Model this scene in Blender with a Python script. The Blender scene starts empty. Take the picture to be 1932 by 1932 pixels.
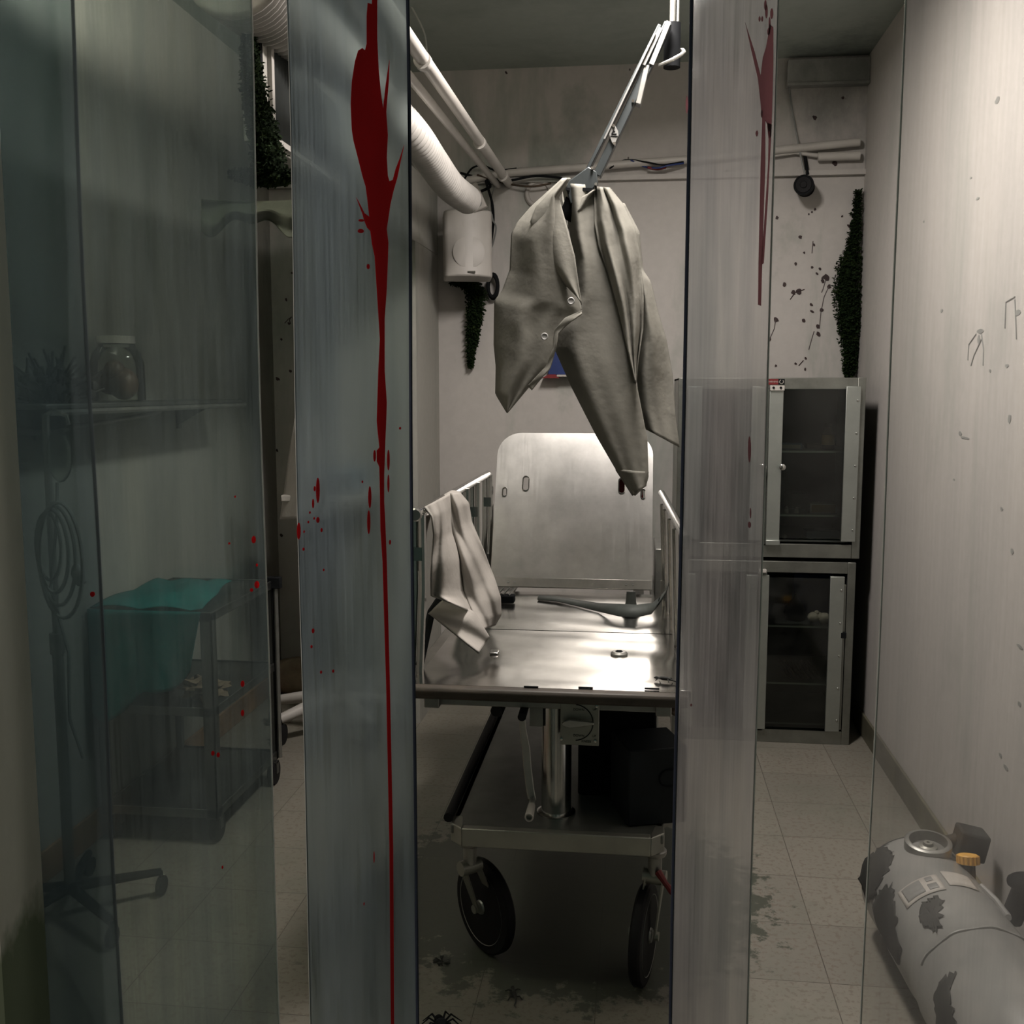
import bpy, bmesh, math, random
from mathutils import Vector, Matrix

SC = bpy.context.scene
COL = SC.collection
PI = math.pi
# ------------------------------------------------------------------ camera
FPX, CXY, HC = 1950.0, 966.0, 1.56
ROWS = ((0.99258, -0.01441, -0.12072), (0.12155, 0.11748, 0.98564), (0.0, 0.99297, -0.11834))
RIGHT = Vector((ROWS[0][0], ROWS[1][0], ROWS[2][0])).normalized()
FWD = Vector((ROWS[0][2], ROWS[1][2], ROWS[2][2])).normalized()
UP = RIGHT.cross(FWD).normalized()
camd = bpy.data.cameras.new('camera')
cam = bpy.data.objects.new('camera', camd); COL.objects.link(cam)
cam.matrix_world = Matrix(((RIGHT.x, UP.x, -FWD.x, 0), (RIGHT.y, UP.y, -FWD.y, 0), (RIGHT.z, UP.z, -FWD.z, HC), (0, 0, 0, 1)))
camd.sensor_fit = 'HORIZONTAL'; camd.angle = 2 * math.atan(CXY / FPX)
camd.clip_start = 0.02; camd.clip_end = 50
SC.camera = cam
# ------------------------------------------------------------------ world, exposure
W = bpy.data.worlds.new('world'); SC.world = W; W.use_nodes = True
W.node_tree.nodes['Background'].inputs[0].default_value = (0.34, 0.60, 0.47, 1)
W.node_tree.nodes['Background'].inputs[1].default_value = 0.075
SC.view_settings.view_transform = 'Standard'; SC.view_settings.look = 'None'
SC.view_settings.gamma = 1.0; SC.view_settings.exposure = -0.02
SC.view_settings.use_curve_mapping = False
try:
    SC.cycles.use_denoising = True
    SC.cycles.max_bounces = 14; SC.cycles.transparent_max_bounces = 24
    SC.cycles.caustics_reflective = False; SC.cycles.caustics_refractive = False
except Exception:
    pass
LAMP_POS = (0.0, 3.15, 2.93)
LAMP_E = 62.0
LAMP_COL = (1.0, 0.915, 0.855)
def area(name, loc, size, energy, col, rot=(0, 0, 0)):
    d = bpy.data.lights.new(name, 'AREA'); d.shape = 'RECTANGLE'; d.size, d.size_y = size
    d.energy = energy; d.color = col
    o = bpy.data.objects.new(name, d); COL.objects.link(o); o.location = loc; o.rotation_euler = rot
    return o
LAMP_AXIS = Vector((0.14, -0.05, -1.0)).normalized()
LAMP_ROT = LAMP_AXIS.to_track_quat('-Z', 'Y')
_l = area('hanging_lamp_light', Vector(LAMP_POS) + LAMP_AXIS * 0.012, (0.8, 0.2), LAMP_E, LAMP_COL)
_l.rotation_mode = 'QUATERNION'; _l.rotation_quaternion = LAMP_ROT
area('corridor_fill', (-1.85, 0.85, 2.2), (0.4, 0.4), 20.0, (1.0, 0.92, 0.84), (math.radians(25), 0, 0))  # unseen fill on the corridor side, placed to light the door jamb

SPOT_POS = Vector((-1.25, 2.10, 2.98)); SPOT_AXIS = Vector((-0.62, 0.62, 0.48)).normalized()  # unseen spot, added for the bright patch high on the left wall
_d = bpy.data.lights.new('added_spot_light', 'SPOT'); _d.energy = 330.0; _d.color = (1.0, 0.86, 0.76); _d.spot_size = math.radians(97); _d.spot_blend = 0.3; _d.shadow_soft_size = 0.04
_s = bpy.data.objects.new('added_spot_light', _d); COL.objects.link(_s); _s.location = SPOT_POS
_s.rotation_mode = 'QUATERNION'; _s.rotation_quaternion = SPOT_AXIS.to_track_quat('-Z', 'Y')

# ------------------------------------------------------------------ pixel helper (1932 frame) -> point on a room plane
def ray(px, py):
    return RIGHT * ((px - CXY) / FPX) + UP * (-(py - CXY) / FPX) + FWD
CAMP = Vector((0, 0, HC))
def at(px, py, Y):
    r = ray(px, py); return CAMP + r * (Y / r.y)
def atz(px, py, Z):
    r = ray(px, py); return CAMP + r * ((Z - HC) / r.z)
def atx(px, py, X):
    r = ray(px, py); return CAMP + r * (X / r.x)

# ------------------------------------------------------------------ materials
def nodes(name):
    m = bpy.data.materials.new(name); m.use_nodes = True
    nt = m.node_tree; b = nt.nodes['Principled BSDF']
    return m, nt, b
def N(nt, t, **k):
    n = nt.nodes.new(t)
    for a, v in k.items(): setattr(n, a, v)
    return n
def coords(nt, scale=(1, 1, 1), kind='Object'):
    tc = N(nt, 'ShaderNodeTexCoord'); mp = N(nt, 'ShaderNodeMapping')
    mp.inputs['Scale'].default_value = scale
    nt.links.new(tc.outputs[kind], mp.inputs['Vector']); return mp.outputs[0]
def noise(nt, vec, scale, detail=4, rough=0.55, dist=0.0):
    n = N(nt, 'ShaderNodeTexNoise'); n.inputs['Scale'].default_value = scale
    n.inputs['Detail'].default_value = detail; n.inputs['Roughness'].default_value = rough
    n.inputs['Distortion'].default_value = dist
    nt.links.new(vec, n.inputs['Vector']); return n.outputs['Fac']
def ramp(nt, fac, stops):
    r = N(nt, 'ShaderNodeValToRGB'); cr = r.color_ramp
    while len(cr.elements) > 1: cr.elements.remove(cr.elements[-1])
    for i, (p, c) in enumerate(stops):
        e = cr.elements[0] if i == 0 else cr.elements.new(p)
        e.position = p; e.color = (c[0], c[1], c[2], 1) if not isinstance(c, (int, float)) else (c, c, c, 1)
    nt.links.new(fac, r.inputs[0]); return r.outputs[0]
def mixc(nt, fac, a, b, mode='MIX'):
    m = N(nt, 'ShaderNodeMix', data_type='RGBA', blend_type=mode)
    for s, v in ((m.inputs[0], fac), (m.inputs[6], a), (m.inputs[7], b)):
        if isinstance(v, (int, float)): s.default_value = v
        elif isinstance(v, tuple): s.default_value = (v[0], v[1], v[2], 1)
        else: nt.links.new(v, s)
    return m.outputs[2]
def bump(nt, b, fac, strength, dist=0.01):
    n = N(nt, 'ShaderNodeBump'); n.inputs['Strength'].default_value = strength; n.inputs['Distance'].default_value = dist
    nt.links.new(fac, n.inputs['Height']); nt.links.new(n.outputs[0], b.inputs['Normal'])
def simple(name, col, rough=0.5, metal=0.0, var=0.25, scale=12, spec=0.5, bmp=0.0):
    m, nt, b = nodes(name)
    v = coords(nt); f = noise(nt, v, scale)
    dark = tuple(c * (1 - var) for c in col); lite = tuple(min(1, c * (1 + var * 0.6)) for c in col)
    nt.links.new(ramp(nt, f, ((0.3, dark), (0.7, lite))), b.inputs['Base Color'])
    b.inputs['Roughness'].default_value = rough; b.inputs['Metallic'].default_value = metal
    b.inputs['Specular IOR Level'].default_value = spec
    if bmp: bump(nt, b, noise(nt, v, scale * 4), bmp)
    return m

def wall_mat(name, base, stain, amount, specks=0.03, seed=0.0, mold=False):
    m, nt, b = nodes(name)
    tc = N(nt, 'ShaderNodeTexCoord')
    def mapped(sc, off=0.0):
        mp = N(nt, 'ShaderNodeMapping'); mp.inputs['Scale'].default_value = sc
        mp.inputs['Location'].default_value = (seed + off, seed * 1.7 + off, off)
        nt.links.new(tc.outputs['Object'], mp.inputs['Vector']); return mp.outputs[0]
    streak = noise(nt, mapped((1.0, 1.0, 0.22)), 3.2, 5, 0.6, 0.4)
    fine = noise(nt, mapped((1, 1, 1), 3.1), 30, 3)
    c0 = mixc(nt, ramp(nt, fine, ((0.35, 0.0), (0.7, 1.0))), tuple(x * 0.94 for x in base), base)
    c1 = mixc(nt, ramp(nt, streak, ((0.52, 0.0), (0.78, amount))), c0, stain)
    blot = noise(nt, mapped((1, 1, 0.7), 7.7), 1.6, 6, 0.65)
    c2 = mixc(nt, ramp(nt, blot, ((0.58, 0.0), (0.74, amount * 0.8))), c1, tuple(x * 0.8 for x in stain))
    vo = N(nt, 'ShaderNodeTexVoronoi'); vo.inputs['Scale'].default_value = 13
    nt.links.new(mapped((1, 1, 0.7), 1.3), vo.inputs['Vector'])
    dots = ramp(nt, vo.outputs['Distance'], ((0.0, 1.0), (0.06, 1.0), (0.09, 0.0)))
    sep = N(nt, 'ShaderNodeSeparateColor'); nt.links.new(vo.outputs['Color'], sep.inputs[0])
    pick = ramp(nt, sep.outputs[0], ((0.0, 1.0), (specks, 1.0), (specks + 0.01, 0.0)))
    mm = N(nt, 'ShaderNodeMath', operation='MULTIPLY'); nt.links.new(dots, mm.inputs[0]); nt.links.new(pick, mm.inputs[1])
    c3 = mixc(nt, mm.outputs[0], c2, (0.03, 0.02, 0.02))
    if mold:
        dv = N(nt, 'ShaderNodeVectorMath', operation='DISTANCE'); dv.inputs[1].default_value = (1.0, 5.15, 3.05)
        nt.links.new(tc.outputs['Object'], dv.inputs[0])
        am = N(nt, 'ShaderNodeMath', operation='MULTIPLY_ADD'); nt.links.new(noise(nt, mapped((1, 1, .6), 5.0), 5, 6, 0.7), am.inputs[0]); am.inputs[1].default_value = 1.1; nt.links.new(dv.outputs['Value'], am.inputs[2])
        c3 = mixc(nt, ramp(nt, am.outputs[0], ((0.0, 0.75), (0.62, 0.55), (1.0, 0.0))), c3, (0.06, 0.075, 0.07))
    nt.links.new(c3, b.inputs['Base Color'])
    b.inputs['Roughness'].default_value = 0.62
    bump(nt, b, fine, 0.08, 0.004)
    return m

BASEC = (0.50, 0.478, 0.452)
M = {}
M['wall_back'] = wall_mat('wall_back_plaster', BASEC, (0.13, 0.19, 0.145), 0.75, 0.05, 0.0, True)
M['wall_corner'] = wall_mat('corner_box_plaster', (0.40, 0.40, 0.38), (0.2, 0.22, 0.2), 0.5, 0.02, 1.0, True)
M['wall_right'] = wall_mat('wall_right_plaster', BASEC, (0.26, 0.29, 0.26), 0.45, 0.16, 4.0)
M['wall_left'] = wall_mat('wall_left_plaster', (0.36, 0.355, 0.32), (0.10, 0.14, 0.105), 0.8, 0.05, 9.0)
M['ceiling'] = wall_mat('ceiling_plaster', (0.38, 0.43, 0.39), (0.16, 0.20, 0.17), 0.4, 0.03, 2.2, True)
def jamb_mat():
    m, nt, b = nodes('mossy_jamb')
    v = coords(nt, (1, 1, 0.35)); f = noise(nt, v, 9, 6, 0.65)
    c = ramp(nt, f, ((0.3, (0.55, 0.50, 0.44)), (0.7, (0.66, 0.60, 0.54))))
    tc = N(nt, 'ShaderNodeTexCoord'); sp = N(nt, 'ShaderNodeSeparateXYZ'); nt.links.new(tc.outputs['Object'], sp.inputs[0])
    ad = N(nt, 'ShaderNodeMath', operation='MULTIPLY_ADD'); nt.links.new(noise(nt, coords(nt, (1, 1, 0.5)), 7, 5), ad.inputs[0])
    ad.inputs[1].default_value = 0.6; nt.links.new(sp.outputs[2], ad.inputs[2])
    msk = ramp(nt, ad.outputs[0], ((0.0, 0.95), (0.92, 0.8), (1.42, 0.0)))
    nt.links.new(mixc(nt, msk, c, (0.06, 0.095, 0.03)), b.inputs['Base Color']); b.inputs['Roughness'].default_value = 0.8
    return m
M['jamb'] = jamb_mat()

def floor_mat():
    m, nt, b = nodes('vinyl_floor_tiles')
    tc = N(nt, 'ShaderNodeTexCoord'); mp = N(nt, 'ShaderNodeMapping')
    mp.inputs['Location'].default_value = (-0.522 + 3.05, -2.647 + 3.05, 0)
    nt.links.new(tc.outputs['Object'], mp.inputs['Vector'])
    br = N(nt, 'ShaderNodeTexBrick'); br.offset = 0.0; br.squash = 1.0
    br.inputs['Scale'].default_value = 1.0; br.inputs['Brick Width'].default_value = 0.305; br.inputs['Row Height'].default_value = 0.305
    br.inputs['Mortar Size'].default_value = 0.0014; br.inputs['Mortar Smooth'].default_value = 0.1
    br.inputs['Color1'].default_value = (0.185, 0.176, 0.147, 1); br.inputs['Color2'].default_value = (0.213, 0.20, 0.166, 1)
    br.inputs['Mortar'].default_value = (0.07, 0.06, 0.05, 1)
    nt.links.new(mp.outputs[0], br.inputs['Vector'])
    v = coords(nt)
    sp = noise(nt, v, 62, 3, 0.6)
    c = mixc(nt, ramp(nt, sp, ((0.53, 0.0), (0.62, 0.75))), br.outputs['Color'], (0.15, 0.125, 0.10))
    d = noise(nt, v, 2.3, 6, 0.68, 0.3)
    c = mixc(nt, ramp(nt, d, ((0.48, 0.0), (0.72, 0.6))), c, (0.13, 0.14, 0.11))
    sc = noise(nt, coords(nt, (1, 7, 1)), 9, 5, 0.7, 1.2)
    c = mixc(nt, ramp(nt, sc, ((0.62, 0.0), (0.70, 0.6))), c, (0.08, 0.075, 0.065))
    # grime below the stretcher, its colour also painting the bed's shade; ragged edge
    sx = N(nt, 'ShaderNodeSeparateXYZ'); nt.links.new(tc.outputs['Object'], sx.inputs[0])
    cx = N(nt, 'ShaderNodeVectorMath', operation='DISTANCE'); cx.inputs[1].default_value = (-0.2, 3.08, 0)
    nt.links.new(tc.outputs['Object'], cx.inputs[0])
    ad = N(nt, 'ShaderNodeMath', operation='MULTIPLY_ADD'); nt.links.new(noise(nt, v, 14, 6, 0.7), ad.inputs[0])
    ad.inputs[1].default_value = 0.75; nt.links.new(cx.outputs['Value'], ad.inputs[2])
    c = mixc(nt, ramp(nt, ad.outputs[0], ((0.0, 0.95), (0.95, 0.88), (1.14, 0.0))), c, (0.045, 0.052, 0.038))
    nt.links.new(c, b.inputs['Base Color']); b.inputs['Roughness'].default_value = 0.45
    bump(nt, b, sp, 0.05, 0.002)
    return m
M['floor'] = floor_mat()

def steel_mat(name, col=(0.56, 0.55, 0.52), rough=0.3, stretch=(40, 1.5, 1), dirt=0.35, bm=0.06):
    m, nt, b = nodes(name)
    v = coords(nt, stretch); f = noise(nt, v, 6, 4, 0.6)
    d = noise(nt, coords(nt), 5, 6, 0.65)
    c = ramp(nt, d, ((0.35, tuple(x * (1 - dirt) for x in col)), (0.65, col)))
    nt.links.new(c, b.inputs['Base Color']); b.inputs['Metallic'].default_value = 1.0
    r = N(nt, 'ShaderNodeMapRange'); r.inputs[3].default_value = rough * 0.85; r.inputs[4].default_value = rough * 1.2
    nt.links.new(f, r.inputs[0]); nt.links.new(r.outputs[0], b.inputs['Roughness'])
    bump(nt, b, f, bm, 0.002)
    return m
M['steel'] = steel_mat('brushed_steel')
M['steel_deck'] = steel_mat('brushed_steel_deck', (0.62, 0.605, 0.575), 0.165, (2, 30, 1), 0.3)
M['steel_back'] = steel_mat('brushed_steel_backrest', (0.60, 0.595, 0.57), 0.335, (45, 1.2, 1.2), 0.3, 0.012)
M['chrome'] = simple('chrome_tube', (0.55, 0.55, 0.53), 0.18, 1.0, 0.15)
M['dull_metal'] = simple('dull_grey_metal', (0.32, 0.32, 0.30), 0.42, 0.8, 0.25)
M['cab_steel'] = steel_mat('cabinet_steel', (0.34, 0.35, 0.32), 0.42, (1, 1, 20), 0.35)
M['cab_strip'] = steel_mat('cabinet_bright_strip', (0.50, 0.53, 0.50), 0.45, (1, 1, 10), 0.15)
M['cab_in'] = simple('cabinet_inside', (0.055, 0.068, 0.058), 0.7, 0.0, 0.4, 4)
M['cart_steel'] = steel_mat('cart_steel', (0.22, 0.23, 0.22), 0.42, (10, 10, 1), 0.35)
M['shelf_grey'] = simple('lower_tray_grey', (0.20, 0.21, 0.19), 0.4, 0.5, 0.4, 5)
M['bar_grey'] = simple('tray_bar_grey', (0.34, 0.34, 0.30), 0.4, 0.6, 0.2, 6)
M['bumper'] = simple('brown_bumper', (0.045, 0.036, 0.026), 0.55, 0, 0.4)
M['black'] = simple('black_plastic', (0.010, 0.011, 0.012), 0.7, 0, 0.4, spec=0.06)
M['navy_black'] = simple('blue_black_case', (0.006, 0.009, 0.011), 0.6, 0, 0.4, spec=0.25)
M['rubber'] = simple('black_rubber', (0.010, 0.010, 0.011), 0.65, 0, 0.3, spec=0.2)
M['white_plastic'] = simple('off_white_plastic', (0.46, 0.44, 0.41), 0.45, 0, 0.08, 6)
M['white_pipe'] = simple('white_painted_pipe', (0.52, 0.50, 0.465), 0.4, 0, 0.1, 8)
M['duct'] = simple('white_flex_duct', (0.48, 0.465, 0.44), 0.45, 0, 0.12, 10)
M['arm'] = simple('grey_painted_arm', (0.045, 0.053, 0.055), 0.35, 0.1, 0.15, 8)
M['arm_face'] = simple('bright_arm_rail', (0.22, 0.22, 0.21), 0.4, 0.1, 0.1, 8)
def cloth_mat(name, col, dirty):
    m, nt, b = nodes(name)
    v = coords(nt); f = noise(nt, v, 4, 6, 0.65)
    c = ramp(nt, f, ((0.35, dirty), (0.62, col)))
    nt.links.new(c, b.inputs['Base Color']); b.inputs['Roughness'].default_value = 0.9
    b.inputs['Specular IOR Level'].default_value = 0.15
    w = noise(nt, v, 22, 3); bump(nt, b, w, 0.25, 0.01)
    return m
M['coat'] = cloth_mat('grey_cotton', (0.235, 0.23, 0.202), (0.185, 0.182, 0.158))
M['jacket'] = cloth_mat('off_white_cotton', (0.45, 0.425, 0.39), (0.37, 0.35, 0.32))
M['teal'] = cloth_mat('teal_cloth', (0.012, 0.15, 0.14), (0.008, 0.09, 0.09))
M['sheet'] = cloth_mat('white_sheet', (0.62, 0.57, 0.52), (0.46, 0.44, 0.40))
M['liner'] = cloth_mat('grey_liner', (0.20, 0.215, 0.185), (0.13, 0.145, 0.12))
M['paper'] = cloth_mat('crumpled_paper', (0.30, 0.24, 0.17), (0.16, 0.12, 0.08))
M['moss'] = None
def moss_mat():
    m, nt, b = nodes('moss_green')
    f = noise(nt, coords(nt), 28, 4, 0.7)
    nt.links.new(ramp(nt, f, ((0.3, (0.004, 0.009, 0.003)), (0.55, (0.010, 0.020, 0.006)), (0.78, (0.032, 0.045, 0.012)))), b.inputs['Base Color'])
    b.inputs['Roughness'].default_value = 0.9; b.inputs['Specular IOR Level'].default_value = 0.1
    return m
M['moss'] = moss_mat()
M['base_r'] = simple('olive_baseboard', (0.12, 0.115, 0.08), 0.5, 0, 0.4, 5)
M['base_l'] = simple('tan_baseboard', (0.30, 0.18, 0.10), 0.55, 0, 0.5, 4)
def blood_mat(name, col, tcol, tfac):
    m, nt, b = nodes(name)
    f = noise(nt, coords(nt, (1, 1, 0.3)), 18, 3)
    nt.links.new(ramp(nt, f, ((0.3, tuple(c * .6 for c in col)), (0.7, col))), b.inputs['Base Color']); b.inputs['Roughness'].default_value = 0.3
    t = N(nt, 'ShaderNodeBsdfTranslucent'); t.inputs[0].default_value = (*tcol, 1)
    x = N(nt, 'ShaderNodeMixShader'); x.inputs[0].default_value = tfac
    nt.links.new(b.outputs[0], x.inputs[1]); nt.links.new(t.outputs[0], x.inputs[2]); nt.links.new(x.outputs[0], nt.nodes['Material Output'].inputs[0]); return m
M['blood'] = blood_mat('red_blood', (0.42, 0.014, 0.02), (0.9, 0.03, 0.04), 0.6)
M['blood_old'] = blood_mat('brown_blood', (0.22, 0.13, 0.135), (0.6, 0.38, 0.40), 0.65)
M['splat'] = simple('dark_blood', (0.025, 0.008, 0.008), 0.45, 0, 0.3)
M['label_white'] = simple('label_white', (0.50, 0.47, 0.43), 0.5, 0, 0.12, 25)
M['label_grey'] = simple('label_grey', (0.25, 0.25, 0.24), 0.5, 0, 0.2, 25)
M['yellow'] = simple('yellow_plastic', (0.80, 0.44, 0.08), 0.5, 0, 0.15, 40)
M['blue'] = simple('blue_panel', (0.010, 0.032, 0.16), 0.5, 0, 0.3, 8)
M['red'] = simple('red_plastic', (0.17, 0.010, 0.012), 0.5, 0, 0.2)
M['card'] = simple('cardboard', (0.40, 0.27, 0.13), 0.7, 0, 0.2)
M['bone'] = simple('bone_white', (0.62, 0.55, 0.44), 0.6, 0, 0.15)
M['blue_box'] = simple('grey_blue_box', (0.16, 0.22, 0.28), 0.6, 0, 0.2)
M['wood_dark'] = simple('dark_brown', (0.06, 0.04, 0.022), 0.7, 0, 0.5)
M['strap'] = simple('grey_strap', (0.075, 0.085, 0.078), 0.6, 0, 0.15, 30)
M['grime'] = simple('dark_twigs', (0.02, 0.021, 0.018), 0.8, 0, 0.4)
M['flesh'] = simple('dark_specimen', (0.10, 0.055, 0.035), 0.5, 0, 0.6, 14)
M['cable_grey'] = simple('grey_cable', (0.22, 0.23, 0.22), 0.5)
M['louvre'] = simple('dark_louvre', (0.05, 0.057, 0.056), 0.5, 0.2, 0.25)
M['web'] = simple('white_thread', (0.45, 0.47, 0.44), 0.8)

def tank_mat():
    m, nt, b = nodes('grey_tank_paint')
    v = coords(nt); f = noise(nt, v, 3.6, 4, 0.6, 0.6)
    msk = ramp(nt, f, ((0.600, 0.0), (0.615, 1.0)))
    g = ramp(nt, noise(nt, v, 9, 4), ((0.3, (0.23, 0.235, 0.225)), (0.7, (0.29, 0.285, 0.27))))
    nt.links.new(mixc(nt, msk, g, (0.018, 0.022, 0.024)), b.inputs['Base Color'])
    b.inputs['Roughness'].default_value = 0.3
    bump(nt, b, msk, 0.3, 0.003)
    return m
M['tank'] = tank_mat()
def glass_mat(name, tint, refl=0.25):
    m = bpy.data.materials.new(name); m.use_nodes = True; nt = m.node_tree
    nt.nodes.remove(nt.nodes['Principled BSDF']); out = nt.nodes['Material Output']
    t = N(nt, 'ShaderNodeBsdfTransparent'); t.inputs[0].default_value = (*tint, 1)
    g = N(nt, 'ShaderNodeBsdfGlossy'); g.inputs['Roughness'].default_value = 0.06
    fr = N(nt, 'ShaderNodeFresnel'); fr.inputs[0].default_value = 1.45
    d = N(nt, 'ShaderNodeBsdfDiffuse'); d.inputs[0].default_value = (0.4, 0.43, 0.40, 1)
    f = noise(nt, coords(nt), 6, 5); fc = ramp(nt, f, ((0.4, 0.0), (0.8, 0.03)))
    mx0 = N(nt, 'ShaderNodeMixShader'); nt.links.new(fc, mx0.inputs[0]); nt.links.new(t.outputs[0], mx0.inputs[1]); nt.links.new(d.outputs[0], mx0.inputs[2])
    mx = N(nt, 'ShaderNodeMixShader'); nt.links.new(fr.outputs[0], mx.inputs[0]); nt.links.new(mx0.outputs[0], mx.inputs[1]); nt.links.new(g.outputs[0], mx.inputs[2])
    nt.links.new(mx.outputs[0], out.inputs[0]); return m
M['cab_glass'] = glass_mat('dusty_cabinet_glass', (0.68, 0.72, 0.69))
M['jar_glass'] = glass_mat('jar_glass', (0.86, 0.88, 0.84))
def strip_mat(name, tint, scat, lo, hi, seed, blur=0.0, smear=0.25):
    m = bpy.data.materials.new(name); m.use_nodes = True; nt = m.node_tree
    nt.nodes.remove(nt.nodes['Principled BSDF']); out = nt.nodes['Material Output']
    tc = N(nt, 'ShaderNodeTexCoord'); mp = N(nt, 'ShaderNodeMapping')
    mp.inputs['Scale'].default_value = (1, 1, 0.16); mp.inputs['Location'].default_value = (seed, 0, seed)
    nt.links.new(tc.outputs['Object'], mp.inputs['Vector'])
    f = noise(nt, mp.outputs[0], 9, 6, 0.62, 0.5)
    f2 = noise(nt, coords(nt, (90, 1, 1.2)), 3, 3)
    mul = N(nt, 'ShaderNodeMath', operation='MULTIPLY_ADD'); nt.links.new(f2, mul.inputs[0]); mul.inputs[1].default_value = 0.55; nt.links.new(f, mul.inputs[2])
    fac = ramp(nt, mul.outputs[0], ((0.58, lo), (1.02, hi)))
    t0 = N(nt, 'ShaderNodeBsdfTransparent'); t0.inputs[0].default_value = (*tint, 1)
    rf = N(nt, 'ShaderNodeBsdfRefraction'); rf.inputs[0].default_value = (*tint, 1); rf.inputs['Roughness'].default_value = 0.38; rf.inputs['IOR'].default_value = 1.09
    sm = noise(nt, coords(nt, (1, 1, 0.06)), 17, 4, 0.6, 0.3)
    tc2 = mixc(nt, ramp(nt, sm, ((0.42, 0.0), (0.66, smear))), tint, (0.30, 0.36, 0.40))
    nt.links.new(tc2, t0.inputs[0]); nt.links.new(tc2, rf.inputs[0])
    t = N(nt, 'ShaderNodeMixShader'); t.inputs[0].default_value = blur
    nt.links.new(t0.outputs[0], t.inputs[1]); nt.links.new(rf.outputs[0], t.inputs[2])
    tr = N(nt, 'ShaderNodeBsdfTranslucent'); tr.inputs[0].default_value = (*scat, 1)
    df = N(nt, 'ShaderNodeBsdfDiffuse'); df.inputs[0].default_value = (*scat, 1)
    s = N(nt, 'ShaderNodeMixShader'); s.inputs[0].default_value = 0.4
    nt.links.new(tr.outputs[0], s.inputs[1]); nt.links.new(df.outputs[0], s.inputs[2])
    a = N(nt, 'ShaderNodeMixShader'); nt.links.new(fac, a.inputs[0]); nt.links.new(t.outputs[0], a.inputs[1]); nt.links.new(s.outputs[0], a.inputs[2])
    g = N(nt, 'ShaderNodeBsdfGlossy'); g.inputs['Roughness'].default_value = 0.22; g.inputs[0].default_value = (0.7, 0.75, 0.78, 1)
    fr = N(nt, 'ShaderNodeFresnel'); fr.inputs[0].default_value = 1.4
    bp = N(nt, 'ShaderNodeBump'); bp.inputs['Strength'].default_value = 0.25; bp.inputs['Distance'].default_value = 0.02
    nt.links.new(noise(nt, coords(nt, (1, 1, 0.5)), 5, 3), bp.inputs['Height']); nt.links.new(bp.outputs[0], g.inputs['Normal'])
    e = N(nt, 'ShaderNodeMixShader'); hf = N(nt, 'ShaderNodeMath', operation='MULTIPLY'); hf.inputs[1].default_value = 0.5; nt.links.new(fr.outputs[0], hf.inputs[0])
    nt.links.new(hf.outputs[0], e.inputs[0]); nt.links.new(a.outputs[0], e.inputs[1]); nt.links.new(g.outputs[0], e.inputs[2])
    nt.links.new(e.outputs[0], out.inputs[0]); return m
M['strip_edge'] = strip_mat('strip_edge', (0.45, 0.52, 0.58), (0.42, 0.50, 0.56), 0.35, 0.55, 1.0)
M['strips'] = [strip_mat('clear_strip_%s' % k, t, s, lo, hi, sd, bl, sr) for k, t, s, lo, hi, sd, bl, sr in (
    ('a', (0.72, 0.77, 0.80), (0.34, 0.42, 0.50), 0.04, 0.12, 3.0, 0.08, 0.2),
    ('b', (0.70, 0.755, 0.73), (0.44, 0.50, 0.52), 0.03, 0.16, 11.0, 0.12, 0.2),
    ('c', (0.68, 0.735, 0.725), (0.50, 0.56, 0.62), 0.035, 0.27, 17.0, 0.65, 0.3),
    ('d', (0.95, 0.95, 0.945), (0.64, 0.61, 0.60), 0.09, 0.32, 23.0, 0.32, 0.35),
    ('e', (0.95, 0.95, 0.94), (0.56, 0.54, 0.54), 0.05, 0.11, 31.0, 0.1, 0.06))]
M['painted_edge_dark'] = simple('strip_painted_edge_dark', (0.05, 0.055, 0.085), 0.6, spec=0.1)  # reflections in the clear strip edges, put into plain dark and light colours
M['painted_edge_light'] = simple('strip_painted_edge_light', (0.62, 0.60, 0.57), 0.7, spec=0.1)
def emit_mat():
    m, nt, b = nodes('lamp_diffuser')
    b.inputs['Base Color'].default_value = (0.8, 0.78, 0.74, 1)
    b.inputs['Emission Color'].default_value = (*LAMP_COL, 1); b.inputs['Emission Strength'].default_value = 6
    return m
M['diffuser'] = emit_mat()

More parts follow.
